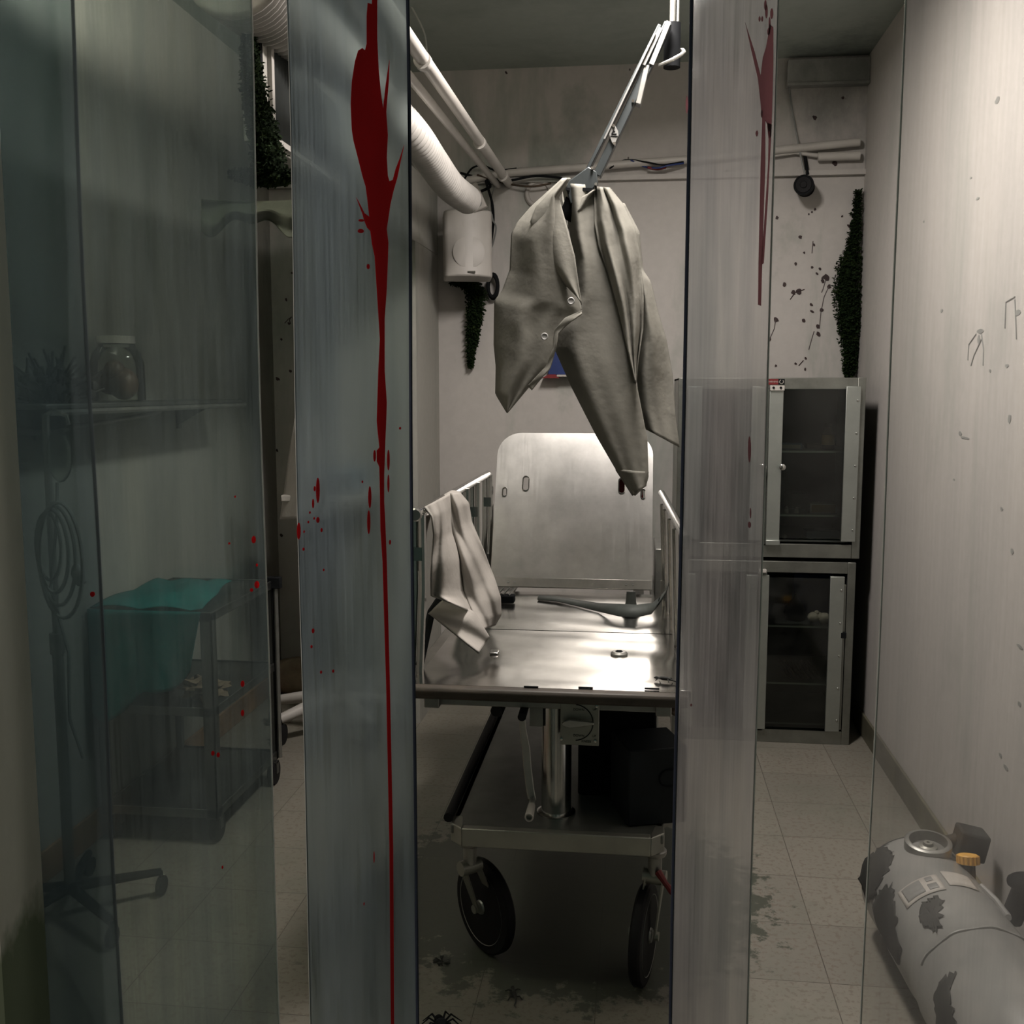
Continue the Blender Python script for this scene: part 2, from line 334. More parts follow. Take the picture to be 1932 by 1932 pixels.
# ------------------------------------------------------------------ mesh builder
class MB:
    def __init__(s): s.v = []; s.f = []
    def add(s, vs, fs):
        k = len(s.v); s.v += [Vector(v) for v in vs]; s.f += [tuple(i + k for i in f) for f in fs]; return s
    def box(s, a, b, rot=None, piv=None):
        x0, y0, z0 = a; x1, y1, z1 = b
        vs = [Vector(p) for p in ((x0, y0, z0), (x1, y0, z0), (x1, y1, z0), (x0, y1, z0), (x0, y0, z1), (x1, y0, z1), (x1, y1, z1), (x0, y1, z1))]
        if rot is not None:
            c = Vector(piv) if piv is not None else sum(vs, Vector()) / 8
            vs = [c + rot @ (v - c) for v in vs]
        return s.add(vs, ((0, 3, 2, 1), (4, 5, 6, 7), (0, 1, 5, 4), (1, 2, 6, 5), (2, 3, 7, 6), (3, 0, 4, 7)))
    def lathe(s, origin, axis, prof, n=24, cap=True):
        """prof: list of (distance along axis, radius)"""
        o = Vector(origin); a = Vector(axis).normalized()
        u = a.orthogonal().normalized(); w = a.cross(u)
        vs = []; fs = []
        for (t, r) in prof:
            for i in range(n):
                g = 2 * PI * i / n; vs.append(o + a * t + (u * math.cos(g) + w * math.sin(g)) * max(r, 1e-4))
        for j in range(len(prof) - 1):
            for i in range(n):
                k = (i + 1) % n; fs.append((j * n + i, j * n + k, (j + 1) * n + k, (j + 1) * n + i))
        if cap:
            fs.append(tuple(range(n - 1, -1, -1))); fs.append(tuple((len(prof) - 1) * n + i for i in range(n)))
        return s.add(vs, fs)
    def cyl(s, a, b, r, n=16, r2=None):
        a = Vector(a); b = Vector(b); return s.lathe(a, b - a, ((0, r), ((b - a).length, r if r2 is None else r2)), n)
    def tube(s, pts, r, n=8, cap=True):
        P = [Vector(p) for p in pts]; vs = []; fs = []
        rr = r if isinstance(r, (list, tuple)) else [r] * len(P)
        nrm = None
        for i, p in enumerate(P):
            t = (P[min(i + 1, len(P) - 1)] - P[max(i - 1, 0)])
            t = t.normalized() if t.length > 1e-9 else Vector((0, 0, 1))
            if nrm is None: nrm = t.orthogonal().normalized()
            nrm = (nrm - t * nrm.dot(t)); nrm = nrm.normalized() if nrm.length > 1e-6 else t.orthogonal().normalized()
            w = t.cross(nrm)
            for k in range(n):
                g = 2 * PI * k / n; vs.append(p + (nrm * math.cos(g) + w * math.sin(g)) * rr[i])
        for j in range(len(P) - 1):
            for i in range(n):
                k = (i + 1) % n; fs.append((j * n + i, j * n + k, (j + 1) * n + k, (j + 1) * n + i))
        if cap: fs.append(tuple(range(n - 1, -1, -1))); fs.append(tuple((len(P) - 1) * n + i for i in range(n)))
        return s.add(vs, fs)
    def sphere(s, c, r, n=14, m=8, sc=(1, 1, 1)):
        c = Vector(c); vs = []; fs = []
        for j in range(m + 1):
            ph = PI * j / m
            for i in range(n):
                g = 2 * PI * i / n; rad = max(math.sin(ph), 1e-3)
                vs.append(c + Vector((r * sc[0] * rad * math.cos(g), r * sc[1] * rad * math.sin(g), r * sc[2] * math.cos(ph))))
        for j in range(m):
            for i in range(n):
                k = (i + 1) % n; fs.append((j * n + i, (j + 1) * n + i, (j + 1) * n + k, j * n + k))
        return s.add(vs, fs)
    def prism(s, pts, d):
        """polygon (3-D points, planar) extruded by vector d"""
        P = [Vector(p) for p in pts]; d = Vector(d); n = len(P)
        fs = [tuple(range(n)), tuple(range(2 * n - 1, n - 1, -1))]
        fs += [(i, i + n, (i + 1) % n + n, (i + 1) % n) for i in range(n)]
        return s.add(P + [p + d for p in P], fs)
    def grid(s, fn, nu, nv):
        vs = [fn(i / nu, j / nv) for j in range(nv + 1) for i in range(nu + 1)]
        fs = [(j * (nu + 1) + i, j * (nu + 1) + i + 1, (j + 1) * (nu + 1) + i + 1, (j + 1) * (nu + 1) + i) for j in range(nv) for i in range(nu)]
        return s.add(vs, fs)
    def build(s, name, mat, parent=None, bevel=0.0, thick=0.0, angle=40, origin=None, sub=0):
        wo = world_loc(parent) if parent is not None else None
        lo = Vector((min(v.x for v in s.v), min(v.y for v in s.v), min(v.z for v in s.v)))
        hi = Vector((max(v.x for v in s.v), max(v.y for v in s.v), max(v.z for v in s.v)))
        o0 = Vector(origin) if origin is not None else Vector(((lo.x + hi.x) / 2, (lo.y + hi.y) / 2, lo.z))
        me = bpy.data.meshes.new(name)
        me.from_pydata([v - o0 for v in s.v], [], s.f)
        bm = bmesh.new(); bm.from_mesh(me); bmesh.ops.recalc_face_normals(bm, faces=bm.faces); bm.to_mesh(me); bm.free()
        for m in (mat if isinstance(mat, list) else [mat]): me.materials.append(m)
        me.polygons.foreach_set('use_smooth', [True] * len(me.polygons))
        me.set_sharp_from_angle(angle=math.radians(angle)); me.update()
        o = bpy.data.objects.new(name, me); COL.objects.link(o)
        if parent is not None: o.parent = parent; o.location = o0 - wo
        else: o.location = o0
        if thick:
            md = o.modifiers.new('thickness', 'SOLIDIFY'); md.thickness = thick; md.offset = 0
        if sub:
            md = o.modifiers.new('smooth', 'SUBSURF'); md.levels = sub; md.render_levels = sub
        if bevel:
            md = o.modifiers.new('bevel', 'BEVEL'); md.width = bevel; md.segments = 2; md.limit_method = 'ANGLE'; md.angle_limit = math.radians(35)
        return o
def world_loc(o):
    l = o.location.copy()
    while o.parent is not None: o = o.parent; l += o.location
    return l
def tag(o, label, cat, group=None, kind=None):
    if label: o['label'] = label
    if cat: o['category'] = cat
    if group: o['group'] = group
    if kind: o['kind'] = kind
    return o
def thing(name, label, cat, loc, group=None):
    o = bpy.data.objects.new(name, None); COL.objects.link(o); o.location = Vector(loc); o.empty_display_size = 0.1
    return tag(o, label, cat, group)
def struct(name, mb, mat, parent=None, **k):
    o = mb.build(name, mat, parent, origin=(0, 0, 0) if parent is None else None, **k); o['kind'] = 'structure'; return o
def copy_tree(o, parent=None, skip=()):
    c = o.copy(); COL.objects.link(c); c.parent = parent
    for ch in list(o.children): copy_tree(ch, c)
    return c
def pl(poly, t):
    d = [0]
    for i in range(1, len(poly)): d.append(d[-1] + (Vector(poly[i]) - Vector(poly[i - 1])).length)
    x = t * d[-1]
    for i in range(1, len(poly)):
        if x <= d[i] + 1e-9:
            k = (x - d[i - 1]) / max(d[i] - d[i - 1], 1e-9); return Vector(poly[i - 1]).lerp(Vector(poly[i]), k)
    return Vector(poly[-1])
def drape(L, R, yl, yr, folds, nu=30, nv=40, bulge=0.0, yv=0.0):
    """a piece of cloth between two traced edges, hung at its own depth with folds; -> MB"""
    def fn(u, v):
        p = pl(L, v).lerp(pl(R, v), u)
        d = sum(a * math.sin(2 * PI * (fu * u + fv * v) + ph) for a, fu, fv, ph in folds) - bulge * math.sin(PI * u) + yv * v
        return at(p.x, p.y, yl + (yr - yl) * u + d)
    return MB().grid(fn, nu, nv)
rnd = random.Random(7)

# ================================================================== the room
YB, XL, XR, ZC = 5.15, -1.86, 1.03, 3.09
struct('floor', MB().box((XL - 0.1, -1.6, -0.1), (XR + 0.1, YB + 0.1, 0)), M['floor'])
struct('ceiling', MB().box((XL - 0.1, 1.4, ZC), (XR + 0.1, YB + 0.1, ZC + 0.1)), M['ceiling'])
wb = struct('wall_back', MB().box((XL - 0.1, YB, 0), (XR + 0.1, YB + 0.1, ZC)), M['wall_back'])
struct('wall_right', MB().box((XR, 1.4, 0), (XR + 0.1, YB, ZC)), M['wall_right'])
struct('wall_left', MB().box((XL - 0.1, 1.4, 0), (XL, YB, ZC)), M['wall_left'])
struct('wall_front', MB().box((XL, 1.42, 0), (-0.982, 1.54, ZC)).box((-0.982, 1.42, 2.5), (XR, 1.54, ZC)), M['jamb'])
struct('trim_1', MB().box((-1.54, 4.62, 0), (-1.0, YB, 2.213)), M['wall_left'])       # boxed-in duct below the bulkhead, widened leftwards to shade the corner
struct('trim_2', MB().box((XL, YB - 0.03, 2.552), (XR, YB, 2.575)), M['wall_back'])    # ledge across the back wall
struct('trim_3', MB().box((0.66, YB - 0.045, 2.962), (XR, YB, 3.072)).box((0.66, YB - 0.055, 2.952), (XR, YB, 2.966)), M['wall_corner'], bevel=0.003)
struct('baseboard_right', MB().box((XR - 0.012, 1.54, 0), (XR, YB, 0.105)), M['base_r'], bevel=0.003)
struct('baseboard_left', MB().box((XL, 1.54, 0), (XL + 0.012, YB, 0.105)), M['base_l'], bevel=0.003)
struct('baseboard_back', MB().box((XL, YB - 0.012, 0), (XR, YB, 0.10)), M['base_r'], bevel=0.003)
# blood thrown on the back wall (lies on the wall: part of it)
mb = MB()
def blob(mb, c, r, stretch=1.0, ang=0.0, n=9, th=0.002):
    P = []
    for i in range(n):
        g = 2 * PI * i / n; rr = r * (0.7 + 0.5 * rnd.random())
        x = math.cos(g) * rr; z = math.sin(g) * rr * stretch
        P.append(Vector((c.x + x * math.cos(ang) - z * math.sin(ang), c.y, c.z + x * math.sin(ang) + z * math.cos(ang))))
    mb.prism(P, (0, -th, 0))
for (x, y, r) in ((1466, 411, 4), (1510, 447, 4), (1536, 462, 2.5), (1507, 550, 7), (1497, 552, 5), (1480, 537, 4), (1559, 523, 6), (1552, 530, 4), (1516, 605, 4),
                  (1543, 616, 5), (1544, 630, 4), (1550, 585, 5), (1564, 541, 5), (1464, 603, 5), (1452, 640, 4), (1547, 507, 2.5), (1532, 504, 3), (1541, 516, 2.5),
                  (1531, 575, 3), (1532, 588, 3), (1517, 477, 2.5), (1501, 498, 3), (1448, 688, 3), (1464, 690, 3), (1501, 686, 2.5), (1520, 676, 2.5), (1519, 697, 2.5),
                  (1537, 222, 4), (1590, 185, 3), (1470, 79, 2), (1589, 408, 2.5), (1601, 426, 3), (1538, 395, 3), (1532, 400, 2.5), (1526, 404, 2), (1575, 308, 5),
                  (955, 137, 3), (540, 565, 3), (551, 515, 3), (531, 640, 3), (524, 715, 4), (548, 700, 3), (545, 610, 3), (523, 850, 3), (531, 1010, 4)):
    blob(mb, at(x, y, YB - 0.0005), r * YB / FPX * 0.8, 1 + 0.6 * rnd.random(), rnd.random())
for path in (((1564, 540), (1555, 560), (1549, 588), (1546, 620)), ((1536, 625), (1530, 645), (1526, 660)), ((1464, 600), (1461, 620), (1452, 640)), ((1534, 455), (1532, 478)),
             ((1491, 565), (1500, 552), (1518, 546)), ((1558, 528), (1553, 545), (1550, 552)), ((1507, 690), (1516, 680)), ((537, 610), (544, 602), (551, 598)), ((549, 598), (546, 604), (548, 611))):
    mb.tube([at(x, y, YB - 0.001) for x, y in path], 0.0022, 5)
mb.build('blood_spatter', M['splat'], wb)

mb = MB()
wr = bpy.data.objects['wall_right']
for x, y, w, h in ((1882, 189, 7, 12), (1845, 375, 5, 5), (1832, 336, 3, 4), (1743, 418, 3, 5), (1777, 586, 4, 9), (1850, 625, 10, 8), (1921, 590, 7, 10), (1847, 640, 4, 20), (1905, 790, 4, 14), (1820, 826, 14, 5), (1812, 818, 5, 10), (1888, 1425, 4, 8), (1898, 1448, 6, 8), (1924, 1220, 8, 6), (1924, 1328, 4, 8), (1910, 1040, 4, 9), (1890, 960, 3, 7), (1868, 700, 3, 6), (1900, 690, 4, 6), (1800, 905, 3, 4)):
    c = atx(x, y, XR - .0005); ry = w / 420 * .5; rz = h / 640 * .5
    mb.prism([Vector((c.x, c.y + math.cos(2 * PI * i / 8) * ry * (2.2 + rnd.random()), c.z + math.sin(2 * PI * i / 8) * rz * (.7 + .6 * rnd.random()))) for i in range(8)], (-.001, 0, 0))
for path in (((1842, 630), (1828, 650), (1826, 680)), ((1852, 630), (1856, 660), (1855, 690)), ((1852, 640), (1838, 670), (1832, 690)), ((1915, 560), (1898, 570), (1897, 600), (1896, 620)), ((1915, 565), (1917, 610), (1918, 640))):
    mb.tube([atx(x, y, XR - .001) for x, y in path], .0022, 5)
mb.build('wall_marks', M['cable_grey'], wr)

# the bulkhead air unit along the left side, with its louvre
bk = thing('air_unit', 'long pale air unit high on the left with a dark louvre', 'air unit', (-1.09, 2.74, 2.213))
MB().box((-1.055, 2.74, 2.213), (-1.0, YB, 2.53)).build('casing', M['wall_left'], bk, bevel=0.004)
mb = MB().box((-1.0, 2.80, 2.225), (-0.988, 3.42, 2.24)).box((-1.0, 2.80, 2.475), (-0.988, 3.42, 2.50)).box((-1.0, 2.785, 2.225), (-0.988, 2.805, 2.50)).box((-1.0, 3.42, 2.225), (-0.988, 3.44, 2.50))
lv = mb.build('louvre_frame', M['white_plastic'], bk)
mb = MB()
for i in range(26):
    y = 2.815 + i * 0.0235
    mb.box((-1.004, y, 2.24), (-0.992, y + 0.013, 2.475), Matrix.Rotation(0.5, 3, 'Z'))
mb.build('slats', M['louvre'], lv)
MB().box((-1.025, 2.735, 2.22), (-1.0, 2.75, 2.56)).build('end_post', M['black'], bk)

# unseen spot lamp, added to brighten the top of the left wall (above the frame)
sl = thing('added_spot', 'small unseen spot lamp added to brighten the top of the left wall', 'lamp', SPOT_POS)
MB().lathe(SPOT_POS - SPOT_AXIS * .12, SPOT_AXIS, ((0, .03), (.02, .05), (.10, .055), (.10, .05), (.04, .04), (.04, .001)), 22, False).build('housing', M['black'], sl)
q = SPOT_POS - SPOT_AXIS * .08; MB().cyl(q, (q.x, q.y, ZC), .008, 10).build('stem', M['black'], sl)
def canopy_fn(u, v):
    p = Vector((380 + 275 * u, 376 - 10 * u + v * (48 + 14 * math.sin(11 * u + 1) + 9 * math.sin(23 * u)) + 8 * math.sin(PI * u)))
    return at(p.x, p.y, 3.6 + 0.03 * math.sin(7 * v + 3 * u) + 0.025 * v * math.sin(26 * u + 2 * v))
cn = MB().grid(canopy_fn, 60, 16).build('draped_liner', M['liner'], None, thick=0.003)
tag(cn, 'pale folded plastic liner sagging under the mossy air unit', 'liner')

# ------------------------------------------------------------------ ceiling lamp (above the frame)
cl = thing('hanging_lamp', 'flat rectangular lamp hung on two rods above the stretcher', 'lamp', LAMP_POS)
LM = LAMP_ROT.to_matrix(); lp_ = Vector(LAMP_POS)
MB().box((-.43, -.12, .0), (.43, .12, .05), LM, (0, 0, 0)).build('housing', M['white_plastic'], cl, bevel=.004).location += lp_ + Vector((0, 0, 0)) - Vector((0, 0, 0))
MB().box((-.40, -.10, -.006), (.40, .10, .0), LM, (0, 0, 0)).build('diffuser', M['diffuser'], cl).location += lp_
for sx in (-.2, .2):
    q = lp_ + LM @ Vector((sx, 0, .05)); MB().cyl(q, (q.x, q.y, ZC), .006, 10).build('rod', M['dull_metal'], cl)

# ------------------------------------------------------------------ pipes, duct, cables on the back wall
mb = MB().cyl((-0.645, 2.0, 2.505), (-0.645, YB, 2.552), 0.021, 18)
for y in (3.1, 4.2, 4.9): mb.cyl((-0.645, y, 2.523 + (y - 3.6) * .015), (-0.645, y + 0.03, 2.523 + (y - 3.6) * .015), 0.026, 18)
tag(mb.build('wall_pipe', M['white_pipe']), 'thicker white pipe running from the back wall towards the camera', 'pipe', 'white pipes overhead')
mb = MB().cyl((-0.70, 2.0, 2.46), (-0.70, YB, 2.545), 0.015, 16)
tag(mb.build('wall_pipe', M['white_pipe']), 'thinner white pipe running beside the thicker overhead pipe, on its left', 'pipe', 'white pipes overhead')
def duct_mb(path, r0, pitch):
    P = []; R_ = []
    L = [0]
    for i in range(1, len(path)): L.append(L[-1] + (Vector(path[i]) - Vector(path[i - 1])).length)
    n = int(L[-1] / pitch * 6)
    for k in range(n + 1):
        t = k / n; P.append(pl(path, t)); ph = (t * L[-1] / pitch) % 1
        R_.append(r0(t) * (1 + 0.16 * math.sin(2 * PI * ph)))
    return MB().tube(P, R_, 28)
path = []
ctrl = [tuple(at(440, -70, 2.55)), tuple(at(500, 0, 2.75)), tuple(at(590, 70, 2.95)), tuple(at(700, 172, 3.2)), tuple(at(775, 250, 3.42)), tuple(at(815, 305, 3.75)), tuple(at(850, 352, 4.1)), tuple(at(884, 378, 4.45))]
for i in range(len(ctrl) - 1):
    p0 = Vector(ctrl[max(i - 1, 0)]); p1 = Vector(ctrl[i]); p2 = Vector(ctrl[i + 1]); p3 = Vector(ctrl[min(i + 2, len(ctrl) - 1)])
    for k in range(12):
        t = k / 12
        path.append(0.5 * ((2 * p1) + (p2 - p0) * t + (2 * p0 - 5 * p1 + 4 * p2 - p3) * t * t + (3 * p1 - p0 - 3 * p2 + p3) * t ** 3))
path.append(Vector(ctrl[-1]))
tag(duct_mb(path, lambda t: 0.118 - 0.066 * min(1, t / 0.36), 0.027).build('flexible_duct', M['duct'], angle=180), 'white ribbed flexible duct hanging along the air unit towards the outlet box', 'duct')
mb = MB().tube([at(x, y, YB - 0.04) for x, y in ((880, 340), (960, 326), (1100, 316), (1200, 308), (1300, 301), (1450, 285), (1622, 268))], 0.019, 14)
tag(mb.build('conduit', M['white_pipe']), 'long white conduit pipe running across the back wall above the ledge', 'pipe')
mb = MB().tube([at(x, y, YB - 0.03) for x, y in ((1445, 296), (1500, 288), (1545, 294), (1622, 292))], [0.008, 0.008, 0.011, 0.011], 10)
mb.tube([at(x, y, YB - 0.035) for x, y in ((1543, 296), (1622, 294))], 0.02, 14)
tag(mb.build('conduit', M['white_pipe']), 'short stubby white conduit end beneath the long pipe, near the right corner', 'pipe')
def cable(name, pts, r, mat, label, Y=YB - 0.06):
    P = [at(x, y, Y + 0.015 * math.sin(i * 1.7)) for i, (x, y) in enumerate(pts)]
    Q = []
    for i in range(len(P) - 1):
        p0, p1, p2, p3 = P[max(i - 1, 0)], P[i], P[i + 1], P[min(i + 2, len(P) - 1)]
        for k in range(6):
            t = k / 6; Q.append(0.5 * ((2 * p1) + (p2 - p0) * t + (2 * p0 - 5 * p1 + 4 * p2 - p3) * t * t + (3 * p1 - p0 - 3 * p2 + p3) * t ** 3))
    Q.append(P[-1])
    return tag(MB().tube(Q, r, 6).build(name, mat), label, 'cable', 'cables along the back wall')
cable('cable', [(868, 326), (900, 334), (960, 340), (1010, 332), (1060, 336), (1070, 340)], 0.006, M['black'], 'black cable sagging along the wall behind the grey arm plate')
cable('cable', [(875, 340), (890, 318), (910, 312), (925, 318), (940, 322), (975, 318)], 0.005, M['black'], 'thin black cable looping up over the pipe ends')
cable('cable', [(905, 362), (925, 352), (917, 342), (928, 380), (931, 410), (929, 440), (924, 470)], 0.007, M['black'], 'black cable dropping from the pipes behind the white speaker')
cable('cable', [(935, 350), (927, 375), (929, 412), (936, 430), (930, 460), (924, 472)], 0.004, M['cable_grey'], 'grey cable dropping beside the black one behind the speaker')
cable('cable', [(900, 330), (950, 345), (1000, 352), (1040, 346)], 0.005, M['wood_dark'], 'brown cable lying along the wall under the black one')
cable('cable', [(1150, 318), (1180, 302), (1220, 306), (1250, 311), (1290, 305)], 0.004, M['black'], 'thin black cable draped over the conduit right of the arm')
cable('cable', [(1190, 302), (1215, 314), (1240, 317), (1262, 312), (1290, 308)], 0.004, M['blue'], 'thin blue cable sagging below the conduit right of the arm')
cable('cable', [(1222, 316), (1240, 319), (1256, 316)], 0.006, M['red'], 'short red cable piece below the conduit right of the arm')
cable('cable', [(1488, 122), (1492, 190), (1510, 290), (1519, 330)], 0.004, M['cable_grey'], 'grey wire running down the wall to the black camera', YB - 0.04)
cable('cable', [(775, 10), (800, 60), (806, 100), (812, 135)], 0.004, M['web'], 'pale dangling strands at the top beside the overhead pipes', 4.3)
# power strip, ring, speaker
ps = thing('power_strip', 'tilted white power strip at the end of the ribbed duct', 'power strip', at(898, 402, 4.85))
RT = Matrix.Rotation(math.radians(-24), 3, 'Y')
c = at(897, 373, 4.87)
MB().box(c + Vector((-.034, -.02, -.062)), c + Vector((.034, .02, .062)), RT).build('body', M['white_plastic'], ps, bevel=0.006)
for s in (-1, 1):
    q = c + RT @ Vector((0, -.021, s * .03)); MB().cyl(q + Vector((0, .002, 0)), q + Vector((0, -.002, 0)), .02, 18).build('socket', M['cable_grey'], ps)
c = at(1017, 366, YB)
mb = MB().lathe(c, (0, -1, 0), ((0, .07), (.012, .07), (.02, .062), (.02, .05), (.008, .046), (.008, .001)), 36)
tag(mb.build('wall_vent_cover', M['white_plastic']), 'round pale cover on the wall just left of the hanging shirt', 'wall cover')
sp = thing('wall_speaker', 'white wall speaker in the back left corner with moss below', 'speaker', at(880, 528, 4.92))
c = at(882, 465, 4.92); RS = Matrix.Rotation(math.radians(14), 3, 'Z') @ Matrix.Rotation(math.radians(-6), 3, 'X')
def spk_pt(x, y, z): return c + RS @ Vector((x, y, z))
prof = [(-.112, .06), (-.112, -.045), (-.10, -.062), (-.05, -.078), (0, -.083), (.05, -.078), (.10, -.062), (.112, -.045), (.112, .06)]
mb = MB().prism([spk_pt(x, y, -.155) for x, y in prof], RS @ Vector((0, 0, .31)))
mb.build('cabinet_body', M['white_plastic'], sp, bevel=0.008)
mb = MB()
for zz, rr in ((-.045, .075), (.085, .03)):
    mb.lathe(spk_pt(0, -.080, zz), RS @ Vector((0, -1, 0)), ((0, rr), (.0012, rr - .004), (.0012, .001)), 30)
mb.build('grille', M['white_plastic'], sp)
MB().box((-.018, -.004, -.004), (.018, .004, .004)).build('badge', M['chrome'], sp).location = RS @ Vector((0.01, -.086, -.142)) + (c - world_loc(sp))
MB().cyl(spk_pt(0, .05, 0), (c.x - 0.02, YB, c.z + .02), .02).build('bracket', M['black'], sp)
c2 = at(930, 540, YB - 0.04)
mb = MB()
for k in range(3):
    mb.tube([c2 + Vector((math.cos(g) * .024, -.012 * k + .01, math.sin(g) * (.05 if k else .06))) for g in [2 * PI * i / 20 for i in range(21)]], 0.008, 7)
tag(mb.build('cable_coil', M['black']), 'small black coil of cable hanging at the lower right of the speaker', 'cable')

# blue panel behind the shirt
bp = thing('wall_panel', 'blue wall panel with red and white bottom edge behind the hanging shirt', 'wall panel', at(1070, 712, YB - 0.03))
a = at(1034, 712, YB - 0.07); b = at(1125, 560, YB - 0.07)
MB().box((a.x, YB - 0.07, a.z + .012), (b.x, YB, b.z)).build('panel', M['blue'], bp, bevel=0.003)
e = at(1050, 712, YB - .07); h = at(1022, 712, YB - .07)
MB().prism([Vector((h.x, YB - .075, a.z - .004)), Vector((e.x + .015, YB - .075, a.z - .004)), Vector((e.x - .004, YB - .075, a.z + .014)), Vector((a.x + .002, YB - .075, a.z + .014))], (0, .07, 0)).build('red_edge', M['red'], bp)
MB().box((e.x + .002, YB - .077, a.z + .004), (b.x, YB, a.z + .013)).build('white_edge', M['label_white'], bp)

# security camera
sc_ = thing('security_camera', 'black bullet security camera on the back wall above the blood spatter', 'camera', at(1518, 365, YB - .06))
c = at(1517, 350, YB - .1)
ax = Vector((-.18, -1, -.12)).normalized()
MB().lathe(c - ax * .06, ax, ((0, .03), (.02, .044), (.10, .046), (.125, .044)), 24).build('housing', M['black'], sc_)
MB().lathe(c + ax * .066, ax, ((0, .036), (.004, .034), (.002, .016), (.010, .014), (.010, .001)), 24).build('lens', M['rubber'], sc_)
MB().lathe(Vector((c.x + .02, YB, c.z + .01)), (0, -1, 0), ((0, .045), (.018, .04), (.03, .02), (.06, .016)), 20).build('mount', M['black'], sc_)
MB().tube([at(1524, 330, YB - .03), at(1521, 310, YB - .02), at(1518, 288, YB - .02)], .008, 8).build('lead', M['black'], sc_)

# ------------------------------------------------------------------ moss
def moss(name, label, spots, n, leaf, depth):
    """spots: (centre, half-width) down a path"""
    mb = MB(); P = [s[0] for s in spots]
    for i in range(n):
        t = rnd.random() * (len(spots) - 1); k = min(int(t), len(spots) - 2); f = t - k
        c = P[k].lerp(P[k + 1], f); w = spots[k][1] * (1 - f) + spots[k + 1][1] * f
        g = rnd.random() * 2 * PI; r = math.sqrt(rnd.random()) * w
        c = c + Vector((math.cos(g) * r, -abs(math.sin(g)) * min(r, depth) - rnd.random() * depth * .4, (rnd.random() - .5) * w * .8))
        d = Vector((rnd.gauss(0, 1), rnd.gauss(0, 1) - .4, rnd.gauss(0, 1) - .3)).normalized(); e = d.orthogonal().normalized()
        s = leaf * (.5 + rnd.random())
        mb.add([c, c + d * s * .5 + e * s * .28, c + d * s, c + d * s * .5 - e * s * .28], ((0, 1, 2, 3),))
    core = [P[0].lerp(P[0], 0)] + P[1:]
    mb.tube([p + Vector((0, -.006, 0)) for p in core], [s[1] * .62 for s in spots], 8)
    return tag(mb.build(name, M['moss'], angle=20), label, 'moss')
Y_ = YB - .015
moss('moss_clump', 'dark green moss streak in the right corner above the steel cabinet',
     [(at(1617, 362, Y_), .01), (at(1614, 420, Y_), .02), (at(1608, 465, Y_), .03), (at(1600, 500, Y_), .055), (at(1596, 545, Y_), .068), (at(1599, 590, Y_), .062), (at(1601, 630, Y_), .05), (at(1602, 680, Y_), .03), (at(1601, 709, Y_), .02)], 7000, .015, .05)
moss('moss_clump', 'dark moss tail dripping from under the white speaker',
     [(at(855, 532, YB - .02), .02), (at(895, 540, YB - .05), .045), (at(900, 560, YB - .04), .05), (at(897, 600, YB - .03), .04), (at(893, 640, YB - .02), .03), (at(889, 670, YB - .02), .014), (at(889, 692, YB - .02), .004)], 6000, .014, .05)
YM = 2.70
moss('moss_clump', 'thick dark moss hanging over the near corner of the louvred air unit',
     [(at(472, 55, YM), .010), (at(476, 110, YM), .022), (at(482, 160, YM), .030), (at(492, 215, YM), .036), (at(502, 260, YM), .040), (at(512, 300, YM), .046), (at(514, 335, YM), .042)], 7000, .012, .04)
moss('moss_clump', 'dark moss fringe spreading along the underside of the air unit',
     [(at(440, 330, YM), .006), (at(476, 335, YM), .030), (at(505, 342, YM), .030), (at(540, 336, YM), .034), (at(580, 325, YM), .012)], 4000, .012, .04)

# ------------------------------------------------------------------ articulated arm with the shirt
YA = 3.3
arm = thing('equipment_mount', 'grey jointed equipment arm slanting down from the ceiling to the shirt', 'equipment arm', at(1110, 352, YA))
def bar(mb, p, q, w, y0, y1):
    """flat bar from pixel p to pixel q, w wide (pixels)"""
    d = (Vector(q) - Vector(p)).normalized(); n = Vector((-d.y, d.x)) * w / 2
    c = [Vector(p) + n, Vector(q) + n, Vector(q) - n, Vector(p) - n]
    f = [at(v.x, v.y, y0) for v in c]; return mb.prism(f, (0, y1 - y0, 0))
mb = bar(MB(), (1261, 42), (1126, 330), 15, YA - .012, YA + .03)
mb.build('lower_rail', M['arm'], arm, bevel=0.002)
bar(MB(), (1245, 46), (1107, 322), 7, YA - .012, YA + .03).build('upper_rail', M['arm'], arm, bevel=0.002)
bar(MB(), (1236, 62), (1140, 262), 3.0, YA - .03, YA - .014).build('rail_lip', M['arm_face'], arm)
mb = bar(MB(), (1247, 52), (1214, 122), 7, YA - .022, YA - .013); bar(mb, (1262, 40), (1229, 121), 9, YA - .022, YA - .013)
mb.build('bright_cover', M['arm_face'], arm)
bar(MB(), (1221, 122), (1204, 196), 10, YA - .016, YA + .026).build('sleeve', M['dull_metal'], arm, bevel=.002)
bar(MB(), (1183, 205), (1167, 240), 7, YA + .001, YA + .02).build('slider', M['arm_face'], arm)
bar(MB(), (1147, 285), (1128, 326), 6, YA + .001, YA + .02).build('link', M['arm_face'], arm)
hx = [(1157, 235), (1150, 246), (1149, 254), (1155, 270), (1161, 270), (1167, 255), (1166, 247), (1160, 236)]
pt = MB().prism([at(x, y, YA - .024) for x, y in hx], (0, .014, 0)).build('emblem_plate', M['arm_face'], arm, bevel=.001)
mb = MB()
for p, q, w in (((1157.8, 246), (1154.2, 252.5), 1.8), ((1157.8, 246), (1160, 248.4), 1.5), ((1154, 252.4), (1163.2, 252.8), 1.6)): bar(mb, p, q, w, YA - .026, YA - .0235)
bar(mb, (1151.6, 256.2), (1165.6, 256.8), 1.3, YA - .026, YA - .0235)
mb.build('triangle_emblem', M['black'], pt)
